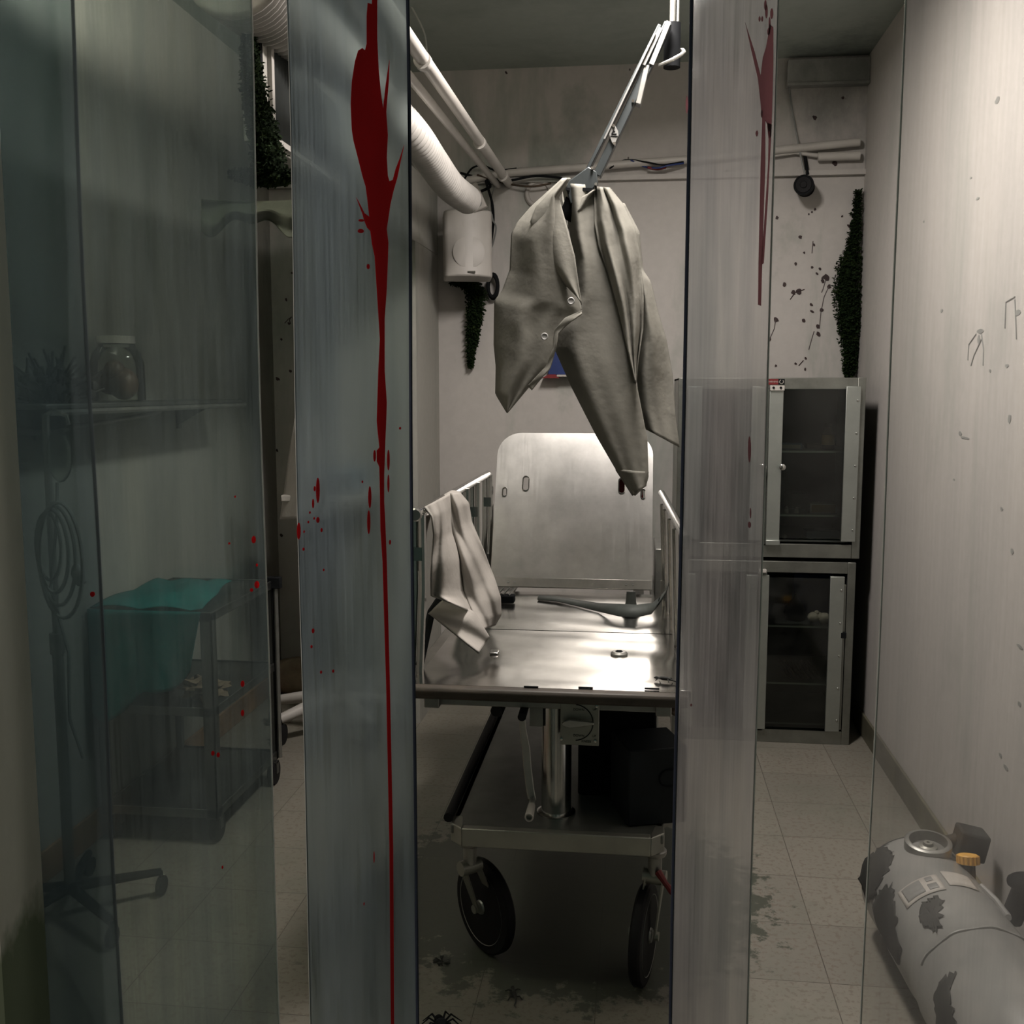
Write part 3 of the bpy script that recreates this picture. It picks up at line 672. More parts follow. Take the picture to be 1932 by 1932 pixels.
for x, y in ((1157.5, 237), (1159, 270.5), (1117, 317), (1124, 347), (1194, 190)):
    q = at(x, y, YA - .03); MB().cyl(q, q + Vector((0, .02, 0)), .0045, 12).build('screw', M['chrome'], arm)
mb = MB().prism([at(x, y, YA - .02) for x, y in ((1110, 314), (1126, 324), (1128, 346), (1119, 356), (1095, 378), (1076, 385), (1068, 356), (1072, 342), (1087, 331))], (0, .035, 0))
mb.build('joint_plate', M['arm'], arm, bevel=.003)
bar(MB(), (1099, 357), (1121, 358), 6, YA - .026, YA - .018).build('slot', M['black'], arm)
bar(MB(), (1068, 356), (1075, 357), 5, YA - .026, YA - .018).build('slot', M['black'], arm)
mb = MB().tube([at(1084, 378, YA + .01), at(1078, 395, YA + .02), at(1068, 408, YA + .03)], .03, 12)
mb.build('clamp', M['black'], arm)
tp = at(1268, 90, YA + .06)
MB().cyl((tp.x, tp.y, at(1268, 128, YA + .06).z), (tp.x, tp.y, at(1268, 45, YA + .06).z), .026, 20).build('pivot', M['black'], arm)
mb = MB().cyl((tp.x, tp.y, tp.z), (tp.x, tp.y, ZC), .009, 12); mb.cyl((tp.x + .016, tp.y, tp.z + .05), (tp.x + .016, tp.y, ZC), .004, 8)
mb.lathe((tp.x, tp.y, ZC), (0, 0, -1), ((0, .06), (.015, .055), (.03, .02)), 20)
mb.build('drop_rod', M['dull_metal'], arm)
mb = MB().tube([at(x, y, YA + d) for x, y, d in ((1243, 124, 0), (1256, 118, -.02), (1270, 112, -.03), (1284, 104, -.02), (1291, 98, .03), (1288, 94, .07), (1280, 95, .09))], .0055, 8)
mb.build('guard_ring', M['dull_metal'], arm)

shirt = thing('hanging_shirt', 'grey-white button-up shirt hung from the jointed arm over the stretcher', 'shirt', at(1110, 930, YA))
F1 = ((.012, 1.1, .5, .5), (.003, 2.6, -.9, 1.3), (.005, .7, 1.6, .2))
drape([(1062, 336), (1001, 391), (976, 420), (965, 441), (962, 509), (948, 548), (933, 568), (932, 650), (936, 692), (935, 743), (956, 778)],
      [(1076, 336), (1053, 372), (1069, 425), (1085, 484), (1094, 560), (1098, 588), (1067, 601), (1048, 622), (1046, 655), (1034, 692), (1000, 728), (957, 779)], 3.26, 3.2, F1, 44, 70, .05).build('left_front', M['coat'], shirt, thick=.003, angle=180)
# placket hem and yoke seam as narrow stitched bands on the cloth
def band(mb, pts, w, Y):
    return mb.tube([at(x, y, yy) for (x, y), yy in zip(pts, Y)], w, 6)
drape([(1062, 338), (1012, 388), (1000, 420), (1030, 500), (1094, 565)], [(1076, 336), (1054, 372), (1069, 425), (1085, 484), (1097, 575)], 3.195, 3.175, ((.006, 1, .5, 0),), 16, 30, .012).build('lapel', M['coat'], shirt, thick=.003, angle=180)
drape([(1098, 586), (1066, 600), (1046, 622), (1044, 655), (1030, 692), (995, 728)], [(1098, 592), (1072, 612), (1053, 630), (1049, 660), (1037, 697), (1003, 736)], 3.175, 3.17, ((.003, .5, 3, 0),), 6, 40).build('placket', M['coat'], shirt, thick=.004, angle=180)
F2 = ((.012, 1.2, .3, 2.2), (.003, 2.4, .5, 0), (.004, .5, 2, 1))
drape([(1060, 345), (1072, 420), (1084, 490), (1080, 560), (1051, 622), (1048, 661), (1079, 731), (1126, 823), (1165, 890), (1194, 934)],
      [(1126, 350), (1128, 450), (1143, 497), (1162, 553), (1167, 580), (1178, 636), (1200, 720), (1213, 787), (1221, 830), (1223, 901), (1218, 916), (1198, 935)], 3.33, 3.31, F2, 44, 80, .05).build('sleeve', M['coat'], shirt, thick=.003, angle=180)
drape([(1162, 886), (1194, 935)], [(1223, 890), (1218, 917)], 3.32, 3.30, ((.006, .5, 0, 0),), 20, 8, .055).build('cuff', M['coat'], shirt, thick=.005, angle=180)
F3 = ((.020, 2.1, .5, .4), (.004, 4, -.6, 1), (.004, 1, 3, 0))
drape([(1122, 352), (1122, 420), (1130, 465), (1152, 530), (1166, 580), (1182, 650), (1199, 722)],
      [(1150, 354), (1176, 386), (1198, 432), (1209, 490), (1214, 560), (1213, 620), (1204, 680), (1200, 724)], 3.27, 3.33, F3, 50, 60, .02).build('right_front', M['coat'], shirt, thick=.003, angle=180)
F4 = ((.012, 1.1, .5, .4), (.003, 2.3, -.9, 1), (.004, .5, 2, 2))
drape([(1160, 380), (1190, 470), (1205, 560), (1207, 640), (1200, 700), (1208, 770), (1219, 810)],
      [(1178, 384), (1206, 438), (1213, 510), (1228, 532), (1241, 588), (1257, 641), (1269, 709), (1275, 792), (1282, 844)], 3.39, 3.42, F4, 36, 70, .04).build('sleeve', M['coat'], shirt, thick=.003, angle=180)
drape([(1060, 345), (1060, 375), (1072, 430)], [(1128, 352), (1110, 380), (1080, 445)], 3.38, 3.38, ((.01, 1.5, 0, 0),), 14, 14).build('inner_back', M['coat'], shirt, thick=.003, angle=180)
drape([(1078, 385), (1082, 405)], [(1124, 356), (1100, 392)], 3.30, 3.28, ((.008, 1, .2, 0),), 12, 8, .02).build('collar', M['coat'], shirt, thick=.004, angle=180)
for x, y, Y in ((1077, 568, 3.142), (1027, 635, 3.142)):
    q = at(x, y, Y)
    MB().lathe(q + Vector((0, .006, 0)), (0.1, -1, .1), ((0, .011), (.004, .0115), (.006, .009), (.004, .006), (.004, .001)), 20).build('button', M['label_grey'], shirt)

# ------------------------------------------------------------------ the stretcher
ZD = .815
bed = thing('stretcher', 'stainless steel hospital stretcher with raised backrest and large wheels', 'stretcher', (-.2, 3.4, 0))
bx0, bx1, by0, by1, yh = -.562, .112, 2.50, 3.74, 3.13
def deck_fn(y0, y1, seed):
    def fn(u, v):
        x = bx0 + (bx1 - bx0) * u; y = y0 + (y1 - y0) * v
        e = min(1, 8 * min(v, 1 - v)) * min(1, 10 * min(u, 1 - u))
        z = ZD + 0.9 * e * (.0022 * math.sin(x * 9 + y * 14 + seed) + .0016 * math.sin(x * 17 - y * 9 + seed * 2) + .0008 * math.sin(y * 34 + x * 5))
        return Vector((x, y, z))
    return fn
def slab(fn, nu, nv, t, zb):
    mb = MB().grid(fn, nu, nv); k = len(mb.v); nn = nu + 1
    loop = [i for i in range(nn)] + [j * nn + nu for j in range(1, nv + 1)] + [nv * nn + i for i in range(nu - 1, -1, -1)] + [j * nn for j in range(nv - 1, 0, -1)]
    mb.v += [Vector((mb.v[i].x, mb.v[i].y, zb)) for i in loop]; m = len(loop)
    mb.f += [(loop[i], k + i, k + (i + 1) % m, loop[(i + 1) % m]) for i in range(m)]
    mb.f.append(tuple(k + i for i in range(m - 1, -1, -1))); return mb
slab(deck_fn(by0 + .012, yh - .004, .4), 60, 60, 0, ZD - .03).build('foot_deck', M['steel_deck'], bed, angle=30)
slab(deck_fn(yh + .004, by1, 2.1), 60, 50, 0, ZD - .03).build('seat_deck', M['steel_deck'], bed, angle=30)
prof = [(0, -.034), (-.012, -.032), (-.018, -.024), (-.018, -.010), (-.012, -.002), (0, -.0005), (.014, -.0005), (.014, -.034)]
MB().prism([Vector((bx0 - .012, by0 + y, ZD + z)) for y, z in prof], (bx1 - bx0 + .03, 0, 0)).build('bumper', M['bumper'], bed, bevel=.003)
mb = MB().box((bx0 + .02, by0 + .05, ZD - .075), (bx0 + .06, 4.30, ZD - .03)).box((bx1 - .06, by0 + .05, ZD - .075), (bx1 - .02, 4.30, ZD - .03))
for y in (2.58, 3.1, 3.72, 4.26): mb.box((bx0 + .02, y, ZD - .075), (bx1 - .02, y + .04, ZD - .035))
mb.build('deck_frame', M['dull_metal'], bed, bevel=.003)
# backrest: bent-top plate leaning back
hb = Vector((-.243, 3.745, ZD + .015)); tilt = math.radians(24)
ex = Vector((1, 0, 0)); ez = Vector((0, math.sin(tilt), math.cos(tilt))); en = Vector((0, -math.cos(tilt), math.sin(tilt)))
def bpt(x, z, n=0.0): return hb + ex * x + ez * z + en * n
hw, hh = .298, .612
def rr(t0, t1, cx, cz, r, n=8): return [(cx + r * math.cos(t0 + (t1 - t0) * i / n), cz + r * math.sin(t0 + (t1 - t0) * i / n)) for i in range(n + 1)]
outl = [(-hw, 0), (hw, 0)] + rr(0, PI / 2, hw - .09, hh - .09, .09) + rr(PI / 2, PI, -hw + .09, hh - .09, .09)
bm = bmesh.new()
def slot_loop(cx, cz, w, h):
    r = w / 2; return rr(0, PI, cx, cz + h / 2 - r, r, 6) + rr(PI, 2 * PI, cx, cz - h / 2 + r, r, 6)
SLOTS = [(-.182, .405, .020, .055), (.182, .400, .020, .058), (-.262, .37, .012, .032), (.262, .368, .012, .034)]
loops = [outl] + [slot_loop(*s) for s in SLOTS]
edges = []
for lp in loops:
    vs = [bm.verts.new(bpt(x, z)) for x, z in lp]
    edges += [bm.edges.new((vs[i], vs[(i + 1) % len(vs)])) for i in range(len(vs))]
bmesh.ops.triangle_fill(bm, use_beauty=True, use_dissolve=False, edges=edges)
mb = MB(); bm.verts.index_update(); mb.add([v.co for v in bm.verts], [tuple(v.index for v in f.verts) for f in bm.faces]); bm.free()
br = mb.build('backrest', M['steel_back'], bed, thick=.006, angle=30); br.data.polygons.foreach_set('use_smooth', [False] * len(br.data.polygons))
for cx, cz, w, h in SLOTS:
    MB().tube([bpt(x, z, .005) for x, z in slot_loop(cx, cz, w + .004, h + .004)] + [bpt(*slot_loop(cx, cz, w + .004, h + .004)[0], .005)], .0022, 6).build('slot_rim', M['chrome'], br)
mb = MB().prism([bpt(-hw, .0, .004), bpt(hw, .0, .004), bpt(hw, .035, .004), bpt(-hw, .035, .004)], en * .006)
hg = mb.build('hinge_strip', M['steel'], bed, bevel=.001)
for x in (-.23, -.205, .205, .23): MB().cyl(bpt(x, .018, .008), bpt(x, .018, .013), .005, 10).build('screw', M['dull_metal'], hg)
for s in (-1, 1): MB().box(hb + Vector((s * .25 - .02, .05, -.06)), hb + Vector((s * .25 + .02, .5, -.03))).tube([bpt(s * .25, .45, -.02), hb + Vector((s * .25, .5, -.05))], .012, 8).build('backrest_support', M['dull_metal'], bed)
MB().box((-.11, 3.99, ZD + .30), (.02, 4.01, ZD + .36)).box((-.09, 3.975, ZD + .33), (-.045, 3.99, ZD + .40)).build('red_strap', M['red'], bed)
MB().box((.065, 3.80, ZD - .02), (.105, 4.1, ZD + .16)).build('side_plate', M['dull_metal'], bed, bevel=.004)
MB().box((-.60, 3.80, ZD - .02), (-.575, 4.1, ZD + .12)).build('side_plate', M['dull_metal'], bed, bevel=.004)
# left rail
rail = MB().tube([(-.567, 2.60, 1.238), (-.567, 3.885, 1.238)], .0135, 12).build('rail', M['chrome'], bed)
def post(y, z0, x0, x1, zt, r=.0105):
    mb = MB()
    for s in (-1, 1): mb.tube([(x1 + s * .011, y, zt), (x1 + s * .011, y, zt - .2), (x0 + s * .011, y, z0)], r, 8)
    mb.box((x1 - .014, y - .012, zt - .12), (x1 + .014, y + .012, zt - .085)); return mb
for y in (2.615, 3.32, 3.55, 3.87): post(y, ZD - .03, -.578, -.567, 1.236).build('rail_post', M['chrome'], rail)
MB().lathe((-.567, 2.592, 1.238), (0, -1, 0), ((0, .0175), (.006, .0175), (.009, .014)), 16).build('rail_cap', M['steel'], rail)
MB().box((-.60, 2.56, ZD - .035), (-.566, 3.95, ZD - .01)).build('side_track', M['steel'], rail, bevel=.003)
mb = MB().tube([(-.575, 2.66, ZD + .01), (-.572, 2.8, ZD + .12), (-.57, 3.2, ZD + .16)], .012, 8)
mb.build('brace', M['black'], rail)
# right rail (folded a little inwards)
p0, p1 = Vector((.080, 3.55, 1.205)), Vector((.122, 2.56, 1.19))
rail2 = MB().tube([p0, p1], .0125, 12).build('rail', M['chrome'], bed)
for t in (.06, .2, .42, .62, .95):
    q = p0.lerp(p1, t); MB().tube([q + Vector((0, 0, -.03)), (q.x + .012, q.y + .05, ZD + .07), (q.x + .016, q.y + .06, ZD - .03)], .0085, 8).build('rail_post', M['chrome'], rail2)
q = p0.lerp(p1, .06); MB().cyl((q.x + .012, q.y + .05, ZD + .05), (q.x + .012, q.y + .05, ZD + .09), .014, 12).build('rail_knob', M['steel'], rail2)
MB().box((bx1 - .004, 2.56, ZD - .035), (bx1 + .03, 3.95, ZD - .008)).build('side_track', M['steel'], rail2, bevel=.003)
# fittings on the deck
q = atz(1168, 1236, ZD); fd = MB().lathe(q + Vector((0, 0, -.002)), (0, 0, 1), ((0, .024), (.008, .024), (.013, .019), (.013, .011), (.004, .010), (.004, .001)), 24).build('socket', M['dull_metal'], bed)
MB().box(q + Vector((-.007, -.010, .006)), q + Vector((.007, .010, .0125))).build('socket_hole', M['black'], fd)
q = atz(933, 1231, ZD); MB().box(q + Vector((-.013, -.02, -.001)), q + Vector((.013, .02, .0045))).build('cover_plate', M['steel'], bed, bevel=.004)
for x in (1230, 1105, 1002):
    q = atz(x, 1297 + (x - 1000) * .015, ZD + .001); MB().box(q + Vector((-.018, -.003, 0)), q + Vector((.018, .003, .003))).build('edge_slot', M['black'], bed)
# lower tray, column, controls
tr = MB().box((-.474, 2.545, .405), (.078, 4.25, .430)).build('lower_tray', M['shelf_grey'], bed, bevel=.004)
mb = MB().box((-.44, 2.520, .382), (.045, 2.545, .432))
for s, xx in ((-1, -.44), (1, .045)): mb.prism([Vector((xx, 2.52, .382)), Vector((xx + s * .035, 2.555, .382)), Vector((xx + s * .035, 2.60, .382)), Vector((xx + s * .01, 2.60, .382)), Vector((xx, 2.545, .382))], (0, 0, .05))
mb.box((-.475, 2.60, .382), (-.455, 4.25, .43)).box((.06, 2.60, .382), (.08, 4.25, .43))
mb.build('tray_rim', M['bar_grey'], tr, bevel=.003)
MB().tube([(-.482, 2.56, .442), (-.482, 4.2, .442)], .013, 10).build('tray_edge_tube', M['rubber'], tr)
mb = MB().cyl((-.206, 2.66, .428), (-.206, 2.66, ZD - .03), .040, 28); mb.lathe((-.206, 2.66, .43), (0, 0, 1), ((0, .052), (.004, .052), (.008, .042)), 28)
cy = mb.build('pedestal', M['chrome'], bed)
MB().box((-.275, 2.63, ZD - .14), (-.24, 2.70, ZD - .03)).build('pedestal_bracket', M['dull_metal'], cy)
mb = MB().cyl((-.39, 2.72, ZD - .095), (-.16, 2.72, ZD - .095), .010, 10); mb.cyl((-.355, 2.70, ZD - .08), (-.22, 2.70, ZD - .08), .014, 10)
mb.build('cross_tube', M['dull_metal'], bed)
MB().tube([(-.355, 2.74, ZD - .07), (-.362, 2.62, ZD - .10)], .0165, 14).build('grip', M['rubber'], bed)
# control plate
YP = 2.575
a = at(1057, 1405, YP); b = at(1131, 1320, YP)
cp = MB().box((a.x, YP, a.z), (b.x, YP + .006, b.z)).build('control_plate', M['bar_grey'], bed, bevel=.002)
cpt = lambda px, py, Y=YP - .001: at(px, py, Y)
ctr = at(1087, 1363, YP)
arc = [ctr + Vector((math.cos(g) * .0475 - .004, -.001, math.sin(g) * .0475)) for g in [math.radians(-86 + 172 * i / 24) for i in range(25)]]
MB().tube(arc, .0012, 6).build('dial_arc', M['black'], cp)
def text(body, c, size, mat, parent, name='lettering'):
    cu = bpy.data.curves.new(name, 'FONT'); cu.body = body; cu.size = size; cu.align_x = 'CENTER'; cu.align_y = 'CENTER'; cu.extrude = .0002
    cu.materials.append(mat); o = bpy.data.objects.new(name, cu); COL.objects.link(o)
    bpy.context.view_layer.update()
    me = bpy.data.meshes.new_from_object(o.evaluated_get(bpy.context.evaluated_depsgraph_get()))
    bpy.data.objects.remove(o); me.name = name
    if not me.materials: me.materials.append(mat)
    o = bpy.data.objects.new(name, me); COL.objects.link(o)
    o.rotation_euler = (PI / 2, 0, 0); o.parent = parent; o.location = Vector(c) - world_loc(parent); return o
for body, x, y, s in (('FOOT', 1107, 1327, .0105), ('DOWN', 1092, 1339, .0085), ('UP', 1122, 1338.5, .0085), ('DOWN', 1092, 1388, .0085), ('UP', 1121, 1389, .0085), ('KNEES', 1106, 1399, .0085)):
    text(body, cpt(x, y, YP - .0008), s, M['black'], cp)
hp = [(1060, 1366), (1064, 1362), (1074, 1358.5), (1120, 1364), (1121, 1368), (1100, 1371), (1075, 1374), (1062, 1370)]
MB().prism([at(x, y, YP - .022) for x, y in hp], (0, .012, 0)).cyl(at(1075, 1367, YP - .012), at(1075, 1367, YP), .006, 10).build('dial_pointer', M['steel'], cp, bevel=.0015)
for x, y in ((1059, 1394), (1123, 1398), (1126, 1332)): q = cpt(x, y); MB().lathe(q, (0, -1, 0), ((0, .0045), (.002, .004), (.003, .001)), 12).build('plate_screw', M['chrome'], cp)
# crank
YK = 2.55
ck = drape([(979, 1350), (981, 1380), (985, 1410), (988, 1450), (993, 1490), (997, 1510)], [(990, 1350), (994, 1380), (1000, 1410), (1003, 1450), (1008, 1490), (1012, 1510)], YK, YK, ((.004, 0, .6, 0),), 6, 30).build('crank_arm', M['steel'], bed, thick=.006)
q = at(985, 1352, YK); MB().cyl(q + Vector((0, -.006, 0)), q + Vector((0, .13, .01)), .011, 14).build('crank_hub', M['rubber'], ck)
mb = MB(); q = at(1005, 1506, YK); mb.cyl(q + Vector((0, .004, 0)), at(1002, 1524, YK - .05), .008, 14); mb.build('crank_pin', M['dull_metal'], ck)
g0, g1 = at(1003, 1520, YK - .035), at(998, 1543, YK - .115)
MB().lathe(g0, g1 - g0, ((0, .0095), ((g1 - g0).length - .003, .0115), ((g1 - g0).length, .0105), ((g1 - g0).length, .0075), ((g1 - g0).length - .012, .007), ((g1 - g0).length - .012, .0005)), 18, True).build('crank_grip', M['white_plastic'], ck)
# casters
def wheel(parent, c, yaw, R_=.131, w=.034):
    n = Vector((math.cos(yaw), math.sin(yaw), 0))       # axle, pointing to the visible face
    root = MB().lathe(c - n * w / 2, n, ((0, R_ - .03), (.002, R_ - .006), (.008, R_), (w - .008, R_), (w - .002, R_ - .006), (w, R_ - .03)), 40).build('tire', M['rubber'], parent)
    MB().lathe(c - n * (w / 2 + .001), n, ((0, .02), (.004, R_ - .034), (0, R_ - .027), (w + .002, R_ - .027), (w - .002, R_ - .034), (w + .001, .02), (w + .006, .018), (w + .006, .001)), 36).build('hub_disc', M['dull_metal'], root)
    return root, n
def caster(c, yaw, swivel, side):
    R_ = .131
    cas = MB().cyl((swivel[0], swivel[1], R_ * 2 + .03), (swivel[0], swivel[1], .384), .018, 18).lathe((swivel[0], swivel[1], .352), (0, 0, 1), ((0, .027), (.006, .030), (.014, .030), (.018, .024)), 20).build('caster_stem', M['dull_metal'], bed)
    c = Vector((c[0], c[1], R_)); root, n = wheel(cas, c, yaw)
    mb = MB()
    for s in (-1, 1):
        o = n * s * .028; t = n.cross(Vector((0, 0, 1)))
        top = Vector((swivel[0], swivel[1], R_ * 2 + .035)) + n * s * .022; bot = c + o
        mb.prism([top + t * .02, bot + t * .012, bot - t * .012, top - t * .02], n * .004)
        mb.cyl(bot, bot + n * s * .012, .012, 12)
    tt = Vector((swivel[0], swivel[1], R_ * 2 + .03)); mb.cyl(tt - n * .03, tt + n * .03, .02, 12)
    mb.build('fork', M['bar_grey'], cas); return cas
caster((-.405, 2.70), math.radians(180 + 42), (-.432, 2.60), 1)
c2 = caster((.032, 2.60), math.radians(-12), (.058, 2.60), 1)
MB().tube([(.066, 2.58, .315), (.085, 2.56, .295), (.104, 2.545, .278)], [.010, .007, .009], 8).build('brake_lever', M['red'], c2)
caster((-.43, 4.12), math.radians(180), (-.43, 4.12), 1)
caster((.05, 4.12), math.radians(0), (.05, 4.12), 1)

# strap lying across the hinge, standing loop, buckle
def ribbon(pts, w, th=.002):
    """pts: (position, width direction)"""
    mb = MB(); vs = []
    for p, d in pts: p = Vector(p); d = Vector(d).normalized() * w / 2; vs += [p - d, p + d]
    mb.add(vs, [(2 * i, 2 * i + 1, 2 * i + 3, 2 * i + 2) for i in range(len(pts) - 1)]); return mb
st = thing('restraint_strap', 'grey webbing strap draped across the steel deck below the backrest', 'strap', (-.05, 3.55, ZD + .004))
def sg(px, py, z): return atz(px, py, ZD + z)
pts = [(sg(1015, 1127, .006), (0, 1, .1)), (sg(1050, 1130, .007), (0, 1, .1)), (sg(1090, 1138, .008), (0, 1, .2)), (sg(1130, 1146, .012), (0, 1, .4)), (sg(1168, 1151, .03), (0, .8, .7)), (sg(1200, 1153, .035), (0, .8, .7)), (sg(1230, 1148, .03), (.1, .8, .6)), (Vector((.075, 3.42, ZD + .04)), (.2, .8, .5)), (Vector((.098, 3.36, ZD + .09)), (.1, .9, .2)), (Vector((.108, 3.34, ZD + .14)), (.1, .9, .1))]
ribbon(pts, .05).build('webbing', M['strap'], st, thick=.003, angle=60)
c = sg(1190, 1158, 0)
MB().lathe(c + Vector((0, 0, .004)), (0, .12, 1), ((0, .032), (.012, .024), (.035, .0175), (.07, .015)), 20).build('loop', M['strap'], st)
bkl = thing('strap_buckle', 'dark metal buckle on the deck between jacket and backrest', 'buckle', sg(955, 1140, 0))
c = sg(955, 1138, 0)
MB().box(c + Vector((-.035, -.02, .003)), c + Vector((.03, .025, .03))).build('buckle_frame', M['black'], bkl, bevel=.004)
mb = MB()
for i in range(3): mb.tube([c + Vector((-.03 + .02 * i, -.015, .032)), c + Vector((-.012 + .02 * i, .02, .05))], .004, 6)
mb.build('buckle_teeth', M['chrome'], bkl)

# jacket over the left rail
jk = thing('white_jacket', 'off-white cotton jacket slung over the left rail of the stretcher', 'jacket', at(870, 1210, 2.8))
FJ = ((.012, 1.1, .3, 0), (.005, 2.5, 1, 1), (.006, .4, 2.2, 2))
drape([(800, 957), (814, 975), (818, 1010), (815, 1046), (813, 1085), (813, 1124), (838, 1132)], [(848, 931), (853, 1005), (868, 1057), (874, 1094), (876, 1115), (884, 1138), (893, 1157)], 2.64, 2.86, FJ, 26, 46, .05).build('front_panel', M['jacket'], jk, thick=.004, angle=180)
FJ2 = ((.014, 1.0, .6, 1.2), (.008, 2.3, -1.4, 0), (.01, .6, 2.5, 2))
drape([(844, 931), (853, 1005), (868, 1057), (874, 1094), (876, 1115), (884, 1138), (893, 1157), (912, 1188)], [(868, 930), (884, 949), (890, 985), (909, 1030), (932, 1088), (944, 1127), (945, 1160), (934, 1179)], 2.86, 3.02, FJ2, 34, 60, .03).build('sleeve', M['jacket'], jk, thick=.004, angle=180)
drape([(838, 1129), (866, 1143), (893, 1154), (908, 1178), (923, 1202)], [(808, 1158), (832, 1176), (858, 1196), (880, 1214), (903, 1232)], 2.80, 2.72, ((.010, 1, .8, 0),), 18, 26).build('cuff', M['jacket'], jk, thick=.005, angle=180)
drape([(779, 968), (780, 1020), (779, 1078)], [(815, 956), (806, 1000), (796, 1076)], 2.70, 2.72, ((.008, 1, .4, 0),), 12, 20).build('back_panel', M['jacket'], jk, thick=.004, angle=180)
drape([(779, 967), (806, 953), (852, 926), (868, 929)], [(795, 980), (816, 968), (853, 945), (872, 940)], 2.70, 2.61, ((.002, 1, .4, 0),), 8, 24, .01, .42).build('shoulder', M['jacket'], jk, thick=.006, angle=180)

# black cases on the lower tray
cs = thing('equipment_case', 'black case with a rounded handle recess at the right of the lower tray', 'case', (.03, 2.62, .431))
RZ = Matrix.Rotation(math.radians(18), 3, 'Z'); c = Vector((.045, 2.68, .431))
MB().box(c + Vector((-.085, -.075, 0)), c + Vector((.075, .09, .205)), RZ, c).build('body', M['navy_black'], cs, bevel=.004)
fr = lambda x, z, y=-.077: c + RZ @ Vector((x, y, z))
lp = rr(PI / 2, PI * 1.5, .02, .125, .022, 8)
MB().tube([fr(.074, .147)] + [fr(x, z) for x, z in lp] + [fr(.074, .103)], .002, 6).build('handle_recess', M['black'], cs)
MB().box((-.155, 2.78, .431), (.06, 3.3, .735)).build('storage_case', M['black'], None, bevel=.006)
tag(bpy.data.objects['storage_case'], 'tall black case standing behind the pedestal on the lower tray', 'case')
rb = MB().grid(lambda u, v: Vector((.005 + .10 * u, 2.62 + .1 * v, ZD - .05 - .03 * u - .012 * math.sin(8 * u + 5 * v))), 16, 12).build('hanging_rag', M['wood_dark'], None, thick=.006)
tag(rb, 'dirty brown rag tucked under the right front edge of the stretcher', 'rag')

# creatures
def creature_spider(name, c, s, label, yaw=0):
    t = thing(name, label, 'spider', c); c = Vector(c); Rz = Matrix.Rotation(yaw, 3, 'Z')
    MB().sphere(c + Vector((0, 0, .35 * s)), .42 * s, 14, 8, (1, 1.2, .75)).sphere(c + Rz @ Vector((0, .62 * s, .3 * s)), .28 * s, 12, 7).build('body', M['black'], t)
    for k in range(8):
        sd = 1 if k % 2 else -1; g = math.radians((-55, -20, 20, 55)[k // 2])
        d = Rz @ Vector((sd * math.cos(g), math.sin(g), 0))
        MB().tube([c + Vector((0, 0, .3 * s)), c + d * .7 * s + Vector((0, 0, .75 * s)), c + d * 1.45 * s + Vector((0, 0, .01 * s))], [.07 * s, .06 * s, .025 * s], 6).build('leg', M['black'], t)
    return t
def creature_lizard(name, c, s, label, yaw):
    t = thing(name, label, 'lizard', c); c = Vector(c); Rz = Matrix.Rotation(yaw, 3, 'Z')
    w = lambda x, y, z: c + Rz @ Vector((x * s, y * s, z * s))
    MB().tube([w(0, 1.0, .12), w(0, .8, .16), w(.03, .55, .14), w(-.02, .2, .18), w(.02, -.2, .18), w(.05, -.5, .12), w(0, -.8, .08), w(-.12, -1.1, .06), w(-.05, -1.4, .04)], [x * s for x in (.04, .13, .09, .17, .16, .09, .06, .04, .015)], 10).build('body', M['grime'], t)
    for sd in (-1, 1):
        for y, dy in ((.4, .3), (-.25, -.25)):
            MB().tube([w(0, y, .14), w(sd * .32, y + dy * .4, .2), w(sd * .5, y + dy, .03)], [.06 * s, .05 * s, .045 * s], 6).build('leg', M['grime'], t)
    return t
creature_spider('toy_spider', atz(832, 1944, .001), .042, 'large black spider on the floor at the bottom edge', .4)
creature_lizard('toy_lizard', atz(970, 1880, .001), .038, 'dark lizard lying on the stained floor before the stretcher', .25)
creature_lizard('toy_lizard', atz(1255, 1284, ZD + .004), .030, 'small dark lizard on the front right corner of the steel deck', 1.2)
q = atz(834, 1815, 0)
mb = MB()
for k in range(9):
    g = rnd.random() * 6.28; mb.add([q + Vector((0, 0, .002)), q + Vector((math.cos(g) * .02, math.sin(g) * .02, .008)), q + Vector((math.cos(g + .5) * .026, math.sin(g + .5) * .026, .003))], ((0, 1, 2),))
tag(mb.build('dead_leaf', M['grime'], None, thick=.001), 'small dark crumbled leaf on the floor near the left front wheel', 'leaf')

